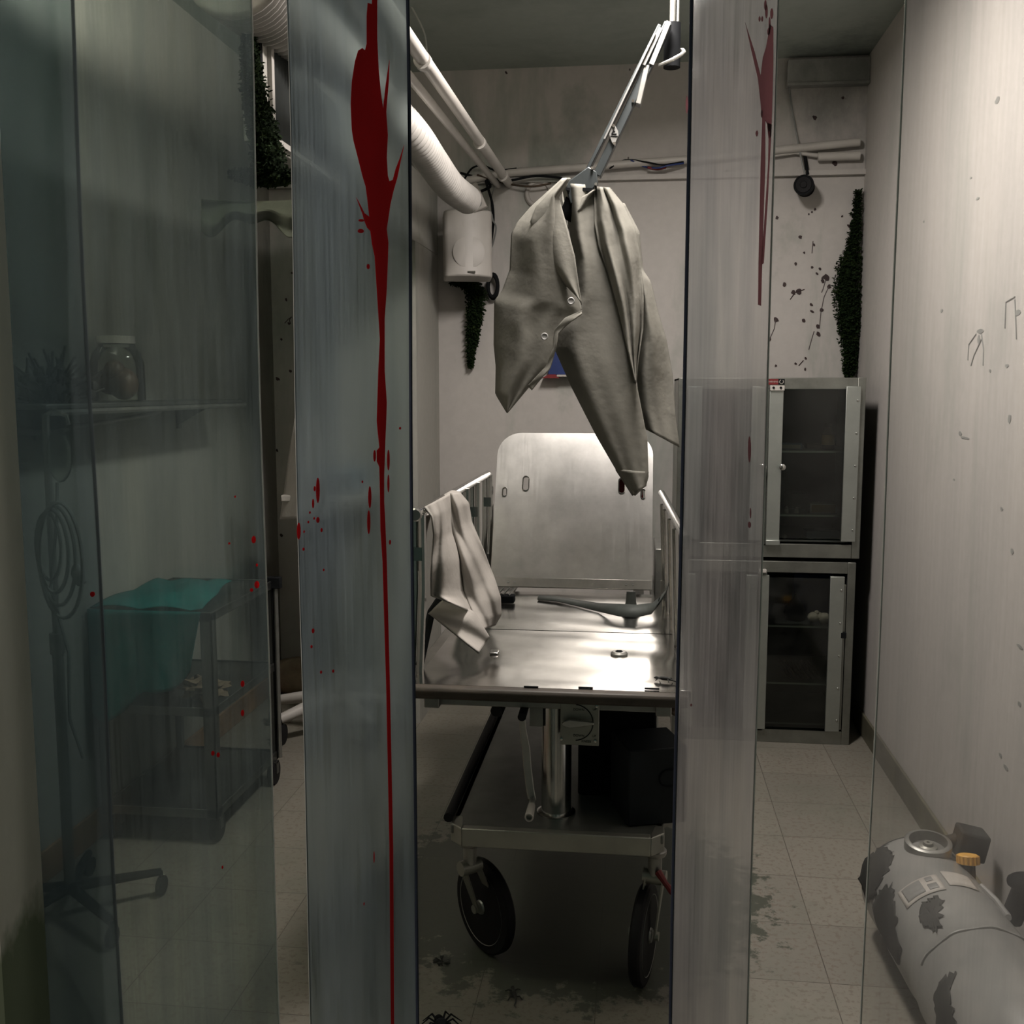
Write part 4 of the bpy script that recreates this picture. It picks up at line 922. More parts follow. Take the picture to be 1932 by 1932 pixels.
# ------------------------------------------------------------------ steel cabinets
def tube_frame(mb, x0, x1, z0, z1, y0, y1, w, wt=None, wb=None):
    wt = wt or w; wb = wb or w
    mb.box((x0, y0, z0), (x0 + w, y1, z1)).box((x1 - w, y0, z0), (x1, y1, z1)).box((x0 + w, y0, z1 - wt), (x1 - w, y1, z1)).box((x0 + w, y0, z0), (x1 - w, y1, z0 + wb)); return mb
YC = 4.55
cx0, cx1, cxm = .168, .951, .545
def cab(name, label, z0, z1, sh, x0, x1, dx):
    t = thing(name, label, 'cabinet', ((x0 + x1) / 2, YC + .2, z0))
    yb = YB - .03
    mb = MB().box((x0, YC + .02, z0), (x0 + .012, yb, z1)).box((x1 - .012, YC + .02, z0), (x1, yb, z1)).box((x0, YC + .02, z1 - .012), (x1, yb, z1)).box((x0, YC + .02, z0), (x1, yb, z0 + .012))
    mb.build('casing', M['cab_steel'], t, bevel=.003)
    MB().box((x0 + .012, yb - .01, z0 + .012), (x1 - .012, yb, z1 - .012)).build('back_panel', M['cab_in'], t)
    tube_frame(MB(), x0, x1, z0, z1, YC, YC + .03, .034, .05, .06).box((cxm - .02, YC, z0 + .05), (cxm + .02, YC + .03, z1 - .05)).build('face_frame', M['cab_steel'], t, bevel=.002)
    for z in sh: MB().box((x0 + .02, YC + .07, z - .008), (x1 - .02, yb - .012, z)).build('shelf', M['cab_strip'], t)
    return t
up = cab('upper_cabinet', 'steel wall cabinet with glass doors standing on the lower cabinet', .832, 1.607, (1.292, 1.012, .90), cx0, cx1, 0)
lo = cab('lower_cabinet', 'steel floor cabinet with dark glass doors beneath the wall cabinet', .0, .815, (.515, .255, .07), cx0, cx1 - .012, 0)
def door(par, x0, x1, z0, z1, lw, rw, knob, scr, y=YC - .014):
    g = MB().box((x0, y + .003, z0), (x1, y + .008, z1)).build('door', M['cab_glass'], par)
    if lw: MB().box((x0, y - .006, z0 - .01), (x0 + lw, y + .012, z1 + .01)).build('door_stile', M['cab_strip'], g, bevel=.002)
    st_ = MB().box((x1 - rw, y - .006, z0 - .01), (x1, y + .012, z1 + .01)).build('door_stile', M['cab_strip'], g, bevel=.002)
    if scr:
        for k in range(5):
            q = Vector((x1 - .012, y - .006, z1 - .05 - k * (z1 - z0 - .09) / 4)); MB().lathe(q, (0, -1, 0), ((0, .0055), (.003, .004), (.004, .001)), 10).build('screw', M['chrome'], st_)
    if knob:
        q = Vector((x0 + lw + .002, y - .006, knob)); MB().lathe(q, (0, -1, 0), ((0, .006), (.012, .006), (.016, .014), (.026, .013), (.03, .006)), 18).build('knob', M['chrome'], g)
    return g
xr = at(1622, 900, YC).x
d = door(up, cxm + .006, xr - .012, .918, 1.56, .058, .060, 1.228, True)
d2 = door(up, cx0 + .04, cxm - .012, .918, 1.56, .06, .055, None, True)
q = Vector((cxm - .014, YC - .02, 1.228)); MB().lathe(q, (0, -1, 0), ((0, .006), (.012, .006), (.016, .014), (.026, .013), (.03, .006)), 18).build('knob', M['chrome'], d2)
for z, n in ((1.556, 0), (.893, 1)):
    MB().box((cxm + .006, YC - .03, z - .004), (cxm + .066, YC - .004, z + .018)).build('door_pivot', M['white_pipe'] if n == 0 else M['cab_strip'], up, bevel=.002)
for x in (.02, .05): MB().cyl((cxm + x, YC - .03, 1.565), (cxm + x, YC - .034, 1.565), .005, 10).build('pivot_screw', M['black'], up)
lb = MB().box((cxm - .004, YC - .006, 1.578), (cxm + .068, YC - .002, 1.602)).build('warning_label', M['red'], up)
MB().box((cxm + .042, YC - .0068, 1.578), (cxm + .068, YC - .0058, 1.602)).build('label_symbol_field', M['black'], lb)
c = Vector((cxm + .055, YC - .0075, 1.590)); MB().tube([c + Vector((math.cos(g) * .008, 0, math.sin(g) * .008)) for g in [math.radians(110 + 300 * i / 16) for i in range(17)]], .0012, 6).build('label_symbol', M['label_white'], lb)
text('WARNING', (cxm + .019, YC - .0068, 1.590), .010, M['label_white'], lb)
x0 = at(1428, 1200, YC).x; x1 = at(1587, 1230, YC).x
d3 = door(lo, x0 + .01, x1, .075, .745, .034, .060, None, True)
door(lo, cx0 + .04, x0 - .004, .075, .745, .05, .05, None, False)
MB().box((x0 - .002, YC - .035, .768), (x0 + .03, YC - .004, .782)).build('door_pivot', M['white_pipe'], lo, bevel=.002)
MB().box((cx1 - .085, YC - .008, .07), (cx1 - .05, YC + .004, .72)).build('side_stile', M['cab_steel'], lo, bevel=.002)
MB().box((cx1 - .068, YC - .022, .485), (cx1 - .045, YC - .004, .51)).build('latch', M['black'], lo, bevel=.002)
# what stands in the cabinets
def carton(label, px0, px1, z, h, Y, mat, dpt=.06, face=None, name='small_box'):
    a = at(px0, 900, Y).x; b = at(px1, 900, Y).x
    t = MB().box((a, Y, z), (b, Y + dpt, z + h)).build(name, mat, None, bevel=.002)
    tag(t, label, 'box')
    if face: MB().box((a + .008, Y - .002, z + .004), (b - .008, Y, z + h - .006)).build('box_front', face, t)
    return t
carton('pale blue and white carton on the top shelf of the wall cabinet', 1470, 1512, 1.292, .028, YC + .16, M['blue_box'], .08, M['label_white'])
carton('flat brown packet on the top shelf behind the carton', 1520, 1552, 1.292, .022, YC + .25, M['wood_dark'], .08)
bt = thing('medicine_bottle', 'dark bottle with a tan label at right on the top cabinet shelf', 'bottle', at(1562, 850, YC + .2)); bt.location.z = 1.292
c = Vector(bt.location)
MB().lathe(c, (0, 0, 1), ((0, .028), (.07, .028), (.085, .016), (.1, .014)), 20).build('glass_body', M['wood_dark'], bt)
MB().lathe(c + Vector((0, 0, .02)), (0, 0, 1), ((0, .0285), (.045, .0285)), 20, False).build('bottle_label', M['card'], bt)
MB().lathe(c + Vector((0, 0, .1)), (0, 0, 1), ((0, .017), (.018, .017)), 16).build('cap', M['black'], bt)
carton('open tan cardboard box on the middle shelf of the wall cabinet', 1530, 1582, 1.012, .045, YC + .12, M['label_white'], .09, M['card'], 'cardboard_box')
for k, (px, lab) in enumerate(((1484, 'left one of two tiny white vials on the middle cabinet shelf'), (1503, 'right one of two tiny white vials on the middle cabinet shelf'))):
    q = at(px, 970, YC + .13); tag(MB().lathe((q.x, q.y, 1.012), (0, 0, 1), ((0, .009), (.018, .009), (.021, .006), (.028, .006)), 14).build('vial', M['label_white']), lab, 'vial', 'vials on the middle shelf')
carton('long grey-blue box on the lowest shelf of the wall cabinet', 1525, 1588, .90, .03, YC + .14, M['blue_box'], .1)
carton('dark green flat box in the shade on the middle cabinet shelf', 1486, 1528, 1.012, .07, YC + .3, M['cab_in'], .1)
q = at(1480, 1020, YC + .1); tag(MB().sphere((q.x, q.y, .91), .010).build('cotton_ball', M['label_white']), 'tiny white ball on the lowest shelf of the wall cabinet', 'ball')
sk = thing('bone_pieces', 'pale knobbly bone lying on the upper shelf of the lower cabinet', 'bone', at(1545, 1190, YC + .12)); sk.location.z = .515
c = Vector(sk.location)
MB().sphere(c + Vector((-.026, 0, .03)), .024, 14, 9, (1.1, 1, 1)).sphere(c + Vector((.022, 0, .025)), .027).sphere(c + Vector((0, .005, .033)), .020).sphere(c + Vector((-.012, 0, .05)), .012).build('bone', M['bone'], sk)
q = at(1500, 1160, YC + .2); tag(MB().lathe((q.x, q.y, .515), (0, 0, 1), ((0, .045), (.03, .05), (.07, .035), (.1, .012), (.12, .005)), 18).build('dark_bundle', M['black']), 'black pointed bundle left of the bone in the lower cabinet', 'bundle')
for k in range(6):
    a = at(1482 + 11 * k, 1290, YC + .12)
    tag(MB().box((a.x, a.y, .255), (a.x + .010, a.y + .16, .31), Matrix.Rotation(math.radians(-38), 3, 'Y')).build('leaning_slat', M['wood_dark']), 'brown slat leaning in a row on the bottom shelf of the lower cabinet', 'slat', 'leaning slats in the lower cabinet')
bpanel = MB().box((at(1500, 1120, YC + .3).x, YC + .34, .515), (at(1575, 1120, YC + .3).x, YC + .40, .70)).build('blue_folder', M['blue'])
tag(bpanel, 'dark blue folder standing behind the bone in the lower cabinet', 'folder')

# ------------------------------------------------------------------ gas tank by the right wall
tk = thing('gas_tank', 'grey gas cylinder with peeling paint lying along the right wall', 'gas cylinder', (.80, 2.6, 0))
ta, tb = Vector((.790, 3.0, .155)), Vector((.850, 1.90, .155)); ad = (tb - ta).normalized(); R_ = .148
L_ = (tb - ta).length
prof = [(0, .02), (.005, .06), (.02, .10), (.05, .13), (.09, .146), (.14, R_), (.30, R_), (.305, R_ + .002), (.50, R_ + .002), (.505, R_), (.60, R_), (.605, R_ + .006), (L_ - .1, R_ + .006), (L_ - .03, R_ - .02), (L_, .09)]
MB().lathe(ta, ad, prof, 48).build('cylinder', M['tank'], tk, angle=60)
side = Vector((ad.y, -ad.x, 0)).normalized()
if side.x < 0: side = -side
def tpt(t, g, dr=0.0): return ta + ad * t + (Vector((0, 0, 1)) * math.cos(g) + side * math.sin(g)) * (R_ + dr)
def tlabel(t0, t1, g0, g1, dr): return MB().grid(lambda u, v: tpt(t0 + (t1 - t0) * v, g0 + (g1 - g0) * u, dr), 14, 3)
l1 = tlabel(.325, .405, -.90, -.16, .004).build('label', M['label_white'], tk, thick=.001)
tlabel(.332, .392, -.82, -.47, .0052).build('label_print', M['label_grey'], l1, thick=.0006)
tlabel(.332, .352, -.38, -.26, .0052).build('label_print', M['label_grey'], l1, thick=.0006)
tlabel(.365, .392, -.40, -.24, .0052).build('label_print', M['label_grey'], l1, thick=.0006)
tlabel(.310, .385, -.06, .44, .004).build('label', M['label_white'], tk, thick=.001)
q = tpt(.155, .08, -.012); up_ = Vector((-.03, -.12, 1)).normalized()
gd = MB().lathe(q, up_, ((0, .062), (.03, .062), (.034, .056), (.034, .050), (.008, .046), (.008, .001)), 32).build('valve_guard', M['dull_metal'], tk)
MB().lathe(q + up_ * .008, up_, ((0, .024), (.008, .024), (.012, .014), (.02, .012), (.02, .004), (.012, .003)), 18).build('valve_nut', M['bar_grey'], gd)
q = Vector((.945, 2.93, .275))
vb = MB().box(q + Vector((-.035, -.03, -.035)), q + Vector((.045, .05, .045)), Matrix.Rotation(.2, 3, 'Y')).cyl(q + Vector((-.10, .02, -.02)), q + Vector((-.02, .02, .01)), .02, 12).build('valve_block', M['grime'], tk, bevel=.008)
q = at(1826, 1612, 2.80); dn = Vector((.02, -.25, -1)).normalized()
mb = MB(); n_ = 28
ring = [(0, .024), (.003, .027), (.024, .027), (.026, .022)]
mb.lathe(q, dn, ring, n_)
for k in range(16):
    g = 2 * PI * k / 16; u_ = dn.orthogonal().normalized(); w_ = dn.cross(u_); r0 = (u_ * math.cos(g) + w_ * math.sin(g)) * .0275
    mb.tube([q + dn * .003 + r0, q + dn * .024 + r0], .0028, 5)
kb = mb.build('knob', M['yellow'], tk)
tag(kb, 'yellow ribbed valve knob', None)
MB().cyl(q + dn * .026, q + dn * .075, .018, 14).build('knob_stem', M['black'], tk)
# seam, weld strap and second valve near the frame edge
def patch(pts, dr, nm='bare_patch'):
    Q = []
    for i, (t, g) in enumerate(pts):
        t2, g2 = pts[(i + 1) % len(pts)]
        for k in range(5):
            f = k / 5; Q.append((t + (t2 - t) * f + rnd.gauss(0, .006), g + (g2 - g) * f + rnd.gauss(0, .035)))
    pts = Q
    n = len(pts); ct = sum(p[0] for p in pts) / n; cg = sum(p[1] for p in pts) / n
    mb = MB(); K = 5
    vs = [tpt(ct, cg, dr)]
    for k in range(1, K + 1):
        for (t, g) in pts: vs.append(tpt(ct + (t - ct) * k / K, cg + (g - cg) * k / K, dr))
    fs = [(0, 1 + i, 1 + (i + 1) % n) for i in range(n)]
    for k in range(K - 1):
        for i in range(n): a = 1 + k * n + i; b_ = 1 + k * n + (i + 1) % n; fs.append((a, b_, b_ + n, a + n))
    return mb.add(vs, fs).build(nm, M['grime'], tk, thick=.0008)
patch([(.10, -.62), (.15, -.55), (.20, -.70), (.21, -1.0), (.23, -1.35), (.16, -1.7), (.08, -1.5), (.07, -1.0)], .002)
patch([(.24, -1.25), (.25, -.98), (.29, -.92), (.34, -1.05), (.40, -1.2), (.47, -1.45), (.46, -1.8), (.30, -1.9), (.22, -1.6)], .004)
patch([(.42, -.62), (.43, -.35), (.46, -.34), (.50, -.48), (.55, -.60), (.56, -.72), (.53, -.74), (.50, -.78), (.47, -.85), (.455, -.74)], .004)
patch([(.70, -1.0), (.72, -.78), (.74, -.95), (.78, -1.1), (.86, -1.3), (.88, -1.6), (.75, -1.6), (.71, -1.3)], .009)
mb = MB().tube([tpt(.60, -1.2 + 2.2 * i / 24, .007 + .002 * math.sin(i)) for i in range(25)], .0035, 6)
mb.build('weld_seam', M['tank'], tk)
mb = MB().tube([tpt(.33, .62, .006), tpt(.38, .78, .008), tpt(.44, .85, .006), tpt(.47, .74, .006)], .008, 8)
mb.build('strap_lug', M['label_grey'], tk)
c = at(1918, 1810, 2.45); MB().sphere(c, .055, 16, 10, (1, 1.3, .8)).build('valve_block', M['grime'], tk)
c = at(1908, 1735, 2.6); mb = MB().cyl(c, c + Vector((.02, -.02, .10)), .026, 14); mb.sphere(c + Vector((.02, -.02, .11)), .034, 12, 8, (1.3, 1, .7))
mb.build('valve_handle', M['black'], tk)

# ------------------------------------------------------------------ left: cart, shelf, drip stand
ct = thing('steel_cart', 'dark three-tier steel trolley against the left wall under the teal cloth', 'trolley', (-1.63, 3.55, 0))
x0, x1, y0, y1 = -1.835, -1.415, 3.25, 3.86
for z, nm in ((.815, 'top_shelf'), (.485, 'middle_shelf'), (.125, 'bottom_shelf')):
    mb = MB().box((x0, y0, z - .012), (x1, y1, z - .006))
    mb.box((x0, y0, z - .032), (x1, y0 + .006, z)).box((x0, y1 - .006, z - .032), (x1, y1, z)).box((x0, y0, z - .032), (x0 + .006, y1, z)).box((x1 - .006, y0, z - .032), (x1, y1, z))
    mb.build(nm, M['cart_steel'], ct, bevel=.002)
for x, y in ((x0, y0), (x1 - .04, y0), (x0, y1 - .025), (x1 - .025, y1 - .025)):
    w = .04 if y == y0 else .025
    MB().box((x, y, .09), (x + w, y + .006 if y == y0 else y + w, .81)).box((x if x < -1.6 else x + w - .006, y, .09), (x + .006 if x < -1.6 else x + w, y + w, .81)).build('leg', M['cart_steel'], ct, bevel=.001)
for x, y in ((x0 + .035, y0 + .04), (x1 - .02, y0 + .04), (x0 + .035, y1 - .05), (x1 - .005, y1 - .05)):
    w_ = MB().lathe((x - .014, y, .048), (1, 0, 0), ((0, .03), (.003, .047), (.025, .047), (.028, .03)), 26).build('caster', M['rubber'], ct)
    MB().box((x - .018, y - .012, .045), (x - .014, y + .012, .093)).box((x + .014, y - .012, .045), (x + .018, y + .012, .093)).box((x - .018, y - .015, .088), (x + .018, y + .015, .094)).build('caster_fork', M['cart_steel'], w_)
MB().tube([(x1 + .012, y1 - .02, .10), (x1 + .012, y1 - .02, .83)], .009, 8).build('push_handle', M['dull_metal'], ct)
MB().box((x1 - .02, y1 - .035, .785), (x1 + .035, y1 - .005, .83)).build('corner_clip', M['black'], ct, bevel=.003)
cl_ = thing('teal_cloth', 'teal surgical cloth spread over the trolley and hanging down its front', 'cloth', (-1.7, 3.4, .5))
def tc_top(u, v):
    x = x0 - .005 + .40 * u - .10 * v * u; y = y0 - .008 + .50 * v
    return Vector((x, y, .822 + .012 * abs(math.sin(7 * u + 5 * v)) + .035 * math.exp(-((u - .75) ** 2 + (v - .6) ** 2) * 18)))
MB().grid(tc_top, 30, 26).build('top_fold', M['teal'], cl_, thick=.003, angle=180)
def tc_front(u, v):
    x = x0 - .005 + .40 * u - .05 * v * u; dz = (.36 - .17 * u ** 2 + .03 * math.sin(9 * u)) * v
    return Vector((x, y0 - .012 - .02 * math.sin(12 * u) * v - .012, .822 - dz))
MB().grid(tc_front, 34, 20).build('front_fall', M['teal'], cl_, thick=.003, angle=180)
bg = MB().sphere((-1.70, 3.42, .575), .095, 18, 10, (1.3, 1.2, .95)).build('dark_bag', M['navy_black'])
tag(bg, 'rounded black bag on the middle shelf of the trolley behind the cloth', 'bag')
mb = MB()
def crumple(u, v):
    a = 2 * PI * u; b_ = PI * v; r = .055 * (1 + .3 * math.sin(5 * a + 3 * b_) + .2 * math.sin(9 * b_ + 2 * a))
    return Vector((-1.50 + 1.4 * r * math.sin(b_) * math.cos(a), 3.36 + r * math.sin(b_) * math.sin(a), .521 + .6 * r * math.cos(b_)))
tag(mb.grid(crumple, 24, 14).build('crumpled_paper', M['paper'], None, angle=20), 'crumpled brown paper at the front of the trolley middle shelf', 'paper')
# wall shelf
ws = thing('wall_shelf', 'dark narrow wall shelf high on the left wall with a bent tube rail', 'shelf', (XL, 3.5, 1.5))
MB().box((XL, 2.75, 1.500), (-1.66, 4.22, 1.517)).build('shelf_board', M['cart_steel'], ws, bevel=.004)
MB().tube([(-1.655, 2.75, 1.492), (-1.655, 4.22, 1.492)], .009, 8).build('front_tube', M['dull_metal'], ws)
mb = MB().tube([atx(20, 815, -1.80), atx(90, 815, -1.80), atx(160, 803, -1.78), atx(285, 782, -1.74), atx(302, 775, -1.74), atx(306, 764, -1.74)], .010, 10)
mb.build('bent_tube', M['dull_metal'], ws)
mb = MB()
for y in (3.0, 4.0): mb.box((XL, y, 1.40), (XL + .01, y + .03, 1.5)); mb.prism([Vector((XL, y, 1.41)), Vector((-1.70, y, 1.498)), Vector((XL, y, 1.498))], (0, .01, 0))
mb.build('bracket', M['cart_steel'], ws)
jr = thing('specimen_jar', 'big glass jar with white lid and dark contents on the wall shelf', 'jar', (-1.765, 3.36, 1.517))
c = Vector(jr.location)
MB().lathe(c, (0, 0, 1), ((0, .07), (.005, .09), (.13, .088), (.165, .078), (.185, .06), (.195, .06)), 32).build('glass', M['jar_glass'], jr)
MB().lathe(c + Vector((0, 0, .195)), (0, 0, 1), ((0, .063), (.022, .063), (.025, .06)), 28).build('lid', M['white_plastic'], jr)
MB().sphere(c + Vector((.02, 0, .06)), .05, 14, 9, (1, 1, 1.1)).sphere(c + Vector((-.03, .01, .07)), .048).sphere(c + Vector((0, -.02, .105)), .035).build('specimen', M['flesh'], jr)
tw = MB()
cb = Vector((-1.77, 2.98, 1.517))
for k in range(60):
    d = Vector((rnd.gauss(0, .5), rnd.gauss(0, .5), abs(rnd.gauss(.8, .4)))).normalized(); l = .08 + .1 * rnd.random()
    p = cb + Vector((rnd.gauss(0, .02), rnd.gauss(0, .05), .0)); q = p + d * l * .6
    tw.tube([p, q, p + d * l + Vector((rnd.gauss(0, .02), rnd.gauss(0, .02), 0))], .004, 5); tw.sphere(q, .012 + .008 * rnd.random(), 6, 4)
tag(tw.build('twig_bundle', M['grime']), 'dark twiggy clump on the wall shelf left of the jar', 'twigs')
# drip stand
iv = thing('drip_stand', 'dark pole stand with casters and hanging drip bag at the far left', 'drip stand', (-1.66, 2.74, 0))
px_, py_ = -1.66, 2.74
MB().tube([(px_, py_, .07), (px_, py_, .85)], .016, 14).tube([(px_, py_, .80), (px_, py_, 1.49)], .011, 12).cyl((px_, py_, .80), (px_, py_, .86), .021, 14).build('pole', M['dull_metal'], iv)
for k in range(5):
    g = math.radians(-36 + 72 * k); d = Vector((math.cos(g), math.sin(g), 0)); e = Vector((px_, py_, 0)) + d * .26
    if e.x < XL + .04: d = Vector((math.cos(g) * .6, math.sin(g), 0)); e = Vector((px_, py_, 0)) + d * .24
    lg = MB().tube([(px_, py_, .09), (e.x, e.y, .075)], [.018, .012], 8).build('leg', M['black'], iv)
    MB().lathe((e.x - .01, e.y, .03), (1, 0, 0), ((0, .02), (.003, .03), (.017, .03), (.02, .02)), 18).tube([(e.x, e.y, .04), (e.x, e.y, .078)], .006, 6).build('caster', M['rubber'], lg)
mb = MB().tube([(px_, py_, 1.485), (px_ + .03, py_ - .01, 1.50), (px_ + .07, py_ - .01, 1.485), (px_ + .075, py_ - .01, 1.46)], .006, 8)
mb.build('hook', M['chrome'], iv)
db = thing('drip_bag', 'clear drip bag with looped tubing hanging from the pole stand', 'drip bag', (px_ + .06, py_ - .02, 1.1))
MB().sphere((px_ + .055, py_ - .03, 1.375), .05, 16, 12, (.75, .35, 1.5)).build('bag', M['jar_glass'], db)
mb = MB()
for k in range(4):
    r1 = .05 + .012 * k; cc = Vector((px_ + .02 + .015 * k, py_ - .05 - .006 * k, 1.12 - .012 * k))
    mb.tube([cc + Vector((math.cos(g) * r1 * .75, 0, math.sin(g) * r1 * 1.9)) for g in [2 * PI * i / 28 for i in range(29)]], .0055, 6)
mb.tube([(px_ + .05, py_ - .04, 1.30), (px_ + .05, py_ - .05, 1.2), (px_ + .02, py_ - .05, 1.0), (px_ + .07, py_ - .06, .82), (px_ + .05, py_ - .04, .62), (px_ + .08, py_ - .03, .50)], .005, 6)
mb.build('tubing', M['cable_grey'], db)
q = Vector((px_ + .10, py_ - .05, 1.07)); MB().lathe(q, (.2, 0, -1), ((0, .012), (.02, .02), (.05, .018), (.06, .008)), 14).build('roller_clamp', M['cable_grey'], db)

# ------------------------------------------------------------------ far left corner: rolling stand with cloth, bag
rs = thing('rolling_stand', 'white-legged rolling stand with dark monitor in the back left corner', 'rolling stand', (-1.36, 4.52, 0))
c = Vector((-1.33, 4.42, 0))
for k, (dx, dy) in enumerate(((-.34, .10), (.28, .12), (-.22, -.16), (.20, -.18))):
    e = c + Vector((dx, dy, 0))
    lg = MB().tube([(c.x, c.y, .17), (c.x + dx * .5, c.y + dy * .5, .155), (e.x, e.y, .115)], [.035, .028, .022], 10).build('leg', M['white_plastic'], rs)
    MB().lathe((e.x - .02, e.y, .045), (1, 0, 0), ((0, .03), (.004, .045), (.036, .045), (.04, .03)), 22).cyl((e.x, e.y, .05), (e.x, e.y, .12), .012, 10).build('caster', M['rubber'], lg)
MB().cyl((c.x, c.y, .15), (c.x, c.y, 1.08), .03, 16).build('column', M['dull_metal'], rs)
MB().box((c.x - .2, c.y - .14, 1.075), (c.x + .17, c.y + .14, 1.105)).build('tray', M['white_plastic'], rs, bevel=.006)
mn = MB().box((c.x - .13, c.y - .10, 1.105), (c.x + .12, c.y + .10, 1.21)).build('monitor', M['blue_box'], rs, bevel=.012)
MB().box((c.x - .11, c.y - .106, 1.12), (c.x + .10, c.y - .099, 1.195)).build('screen', M['black'], mn)
lc = drape([(556, 790), (545, 860), (536, 930), (528, 980)], [(600, 785), (612, 860), (618, 930), (622, 978)], 4.30, 4.26, ((.02, 1.4, .3, 0), (.006, 3, .4, 1)), 20, 30, .03).build('hanging_cloth', M['jacket'], None, thick=.004, angle=180)
tag(lc, 'pale cloth hanging behind the blood-streaked strip at its left edge', 'cloth')
mb = MB().grid(lambda u, v: Vector((-1.70 + .16 * math.sin(PI * v) * math.cos(2 * PI * u) * (1 + .12 * math.sin(7 * u * 6.28)), 4.98 + .09 * math.sin(PI * v) * math.sin(2 * PI * u), .10 - .10 * math.cos(PI * v))), 26, 12)
tag(mb.build('brown_bag', M['paper']), 'lumpy brown bag on the floor in the back left corner', 'bag')

# ------------------------------------------------------------------ strip curtain
YS = 1.6
hr = MB().box((-1.2, YS - .02, 2.47), (1.0, YS + .03, 2.53)).build('strip_curtain_rail', M['dull_metal'], None, bevel=.003)
tag(hr, 'metal rail holding the clear plastic strips above the doorway', 'curtain rail')
def strip(k, x0, x1, y, label, mat, painted_edges, bow=.012, yaw=0.0):
    nz, nx, th = 26, 10, .003
    def P(u, v, s):
        x = x0 + (x1 - x0) * u; z = 0.03 + 2.46 * v
        yy = y + bow * (4 * (u - .5) ** 2) + yaw * (u - .5) + .004 * math.sin(5 * v * PI + k) + s * th / 2
        return Vector((x + .0015 * math.sin(7 * v + k), yy, z))
    mb = MB().grid(lambda u, v: P(u, v, -1), nx, nz); n0 = len(mb.v)
    mb.grid(lambda u, v: P(u, v, 1), nx, nz); nn = nx + 1
    nf = len(mb.f)
    for j in range(nz):
        a, b_ = j * nn, (j + 1) * nn; mb.f.append((a, n0 + a, n0 + b_, b_))
        a, b_ = j * nn + nx, (j + 1) * nn + nx; mb.f.append((a, b_, n0 + b_, n0 + a))
    for i in range(nx):
        mb.f.append((i, i + 1, n0 + i + 1, n0 + i)); t = nz * nn; mb.f.append((t + i, n0 + t + i, n0 + t + i + 1, t + i + 1))
    o = mb.build('plastic_strip', [mat, M['strip_edge']], None, angle=30)
    for p in o.data.polygons[nf:]: p.material_index = 1
    for e, w in zip(painted_edges, (0, 1)):  # thin coloured tubes paint the dark and bright reflections along the strip edges
        if e: MB().tube([P(w, i / nz, 0) for i in range(nz + 1)], .0016 if e == 'l' else .0030, 6).build('painted_edge', M['painted_edge_light'] if e == 'l' else M['painted_edge_dark'], o)
    return tag(o, label, 'plastic strip', 'clear strips of the doorway curtain')
S1 = strip(0, -1.22, -.905, YS + .018, 'leftmost clear plastic strip, half behind the mossy door edge', M['strips'][0], (None, 'd'))
S2 = strip(1, -1.03, -.604, YS, 'wide clear plastic strip in front of the trolley with few red drops', M['strips'][1], (None, 'l'))
S3 = strip(2, -.546, -.358, YS, 'clear plastic strip with the long bright red blood drip', M['strips'][2], ('l', 'd'))
S4 = strip(3, .067, .191, YS, 'clear plastic strip with brown dried blood at its upper right', M['strips'][3], ('d', 'l'))
S5 = strip(4, .370, .76, YS, 'rightmost clear plastic strip in front of the gas cylinder', M['strips'][4], ('l', None))
YF = YS - .006
def poly(mb, pts, Y=YF, th=.0012):
    return mb.prism([at(x, y, Y) for x, y in pts], (0, -th, 0))
def drop(mb, x, y, w, h, Y=YF):
    return poly(mb, [(x + w / 2 * math.cos(g), y + h / 2 * math.sin(g)) for g in [2 * PI * i / 14 for i in range(14)]], Y)
main = [(712, -60), (712, 75), (715, 135), (719, 175), (723, 205), (728, 160), (735, 113), (734, 150), (729, 211), (732, 255), (730, 297), (732, 332), (735, 342), (741, 340), (747, 318), (754, 300), (763, 273), (756, 305), (750, 335), (743, 359), (737, 385), (730, 432), (733, 458), (732, 491), (730, 545),
        (726, 600), (726, 700), (730, 760), (729, 790), (727, 838), (726, 873), (725, 896), (725, 947), (727, 983), (730, 1060), (736, 1300), (742, 1600), (744, 1960), (738, 1960), (735, 1600), (729, 1300), (722, 1060), (718, 997), (717, 925), (716, 881), (711, 870), (711, 850), (716, 844), (713, 816), (711, 794),
        (714, 700), (717, 640), (712, 560), (707, 483), (702, 460), (699, 436), (693, 430), (688, 418), (684, 404), (672, 372), (677, 380), (688, 402), (697, 409), (693, 374), (690, 352), (684, 332), (676, 300), (667, 265), (664, 245), (662, 197), (664, 155), (670, 116), (676, 96), (684, 91), (689, 95), (692, 83), (692, 31), (694, 6), (702, 8), (704, -60)]
mb = poly(MB(), main)
mb.build('blood_drip', M['blood'], S3, angle=30)
mb = MB()
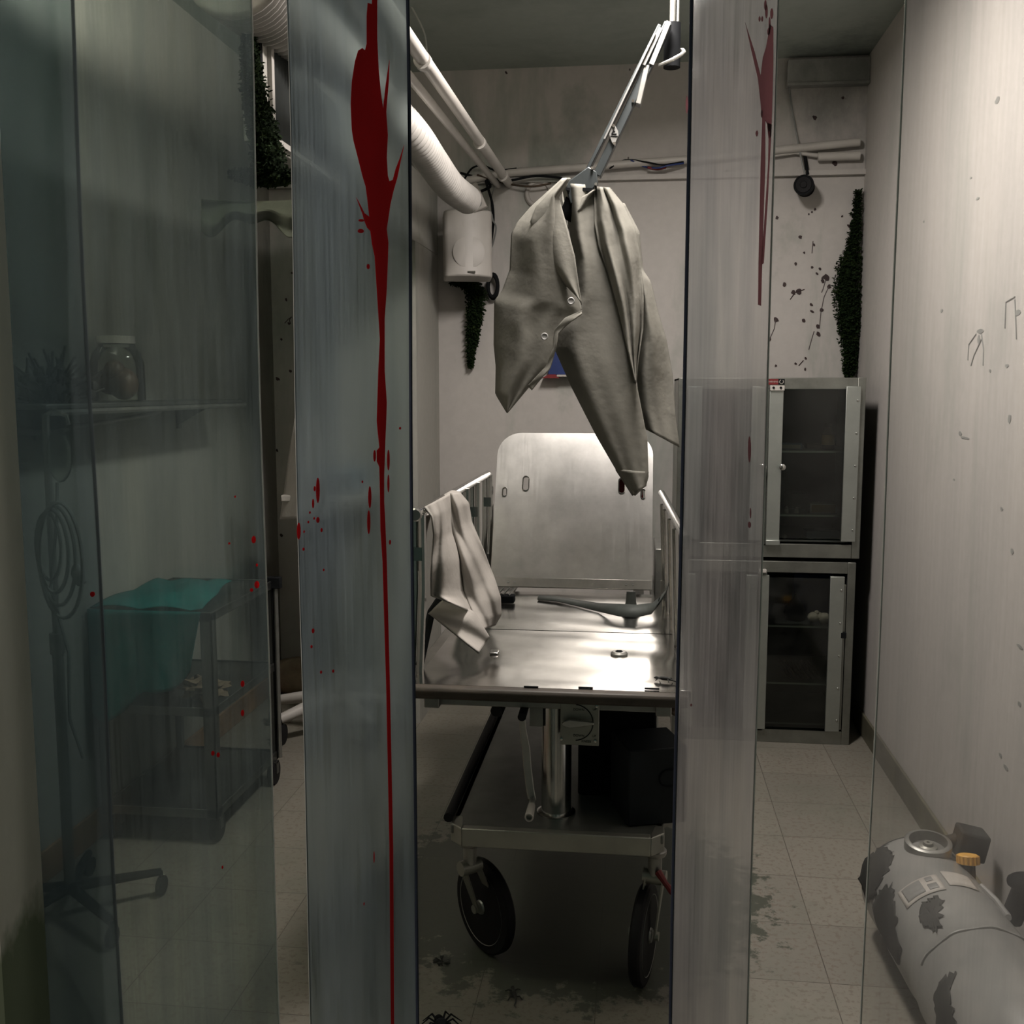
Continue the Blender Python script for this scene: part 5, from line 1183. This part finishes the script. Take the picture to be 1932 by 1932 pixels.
for x, y, w, h in ((682, 416, 11, 5), (681, 436, 12, 8), (695, 503, 6, 10), (707, 860, 5, 22), (733, 868, 5, 40), (733, 912, 4, 34), (698, 938, 6, 42), (696, 985, 6, 45), (600, 925, 7, 48), (594, 922, 4, 10), (591, 950, 4, 18), (564, 1002, 7, 32), (600, 981, 6, 11), (607, 1000, 4, 8), (585, 967, 3, 5), (593, 978, 3, 5), (582, 985, 3, 5), (574, 1003, 3, 5), (573, 1036, 4, 6), (736, 1023, 4, 9), (591, 1190, 5, 9), (588, 1220, 4, 6), (606, 1268, 4, 6), (629, 1266, 4, 6), (706, 1617, 2, 22), (687, 1705, 2, 6), (611, 1075, 3, 5), (755, 808, 4, 5), (684, 909, 3, 5)):
    drop(MB(), x, y, w, h).build('blood_drop', M['blood'], S3)
mb = MB()
for x, y, w, h in ((479, 1018, 8, 14), (485, 1066, 4, 6), (485, 1103, 9, 14), (475, 1113, 6, 7), (175, 1121, 9, 10), (458, 1290, 7, 12), (458, 1345, 6, 12), (402, 1421, 6, 9), (412, 1424, 6, 9), (420, 1636, 3, 6), (444, 937, 3, 4), (433, 1025, 4, 4)):
    drop(MB(), x, y, w, h).build('blood_drop', M['blood'], S2)
mb = poly(MB(), [(1452, 46), (1459, 52), (1459, 124), (1457, 202), (1455, 258), (1450, 262), (1447, 234), (1444, 228), (1444, 310), (1441, 400), (1438, 495), (1436, 577), (1430, 575), (1431, 497), (1435, 310), (1438, 227), (1434, 186), (1430, 149), (1417, 93), (1406, 43), (1424, 99), (1435, 143), (1439, 109), (1445, 90), (1450, 62)])
poly(MB(), [(1448, 232), (1456, 236), (1455, 258), (1451, 330), (1449, 373), (1441, 497), (1436, 500), (1443, 400), (1449, 310), (1450, 262)]).build('blood_drip', M['blood_old'], S4, angle=30)
for x, y, w, h in ((1446, 22, 5, 26), (1456, 26, 6, 20), (1444, 10, 5, 20), (1450, 60, 5, 14), (1438, 36, 4, 10), (1433, 36, 4, 10), (1428, 252, 5, 11), (1437, 215, 3, 14), (1296, 198, 5, 34), (1414, 848, 6, 50), (1416, 968, 3, 20), (1414, 990, 6, 12), (1304, 1330, 4, 5), (1452, 45, 4, 26)):
    drop(MB(), x, y, w, h).build('blood_drop', M['blood_old'], S4)
mb.build('blood_drip', M['blood_old'], S4, angle=30)
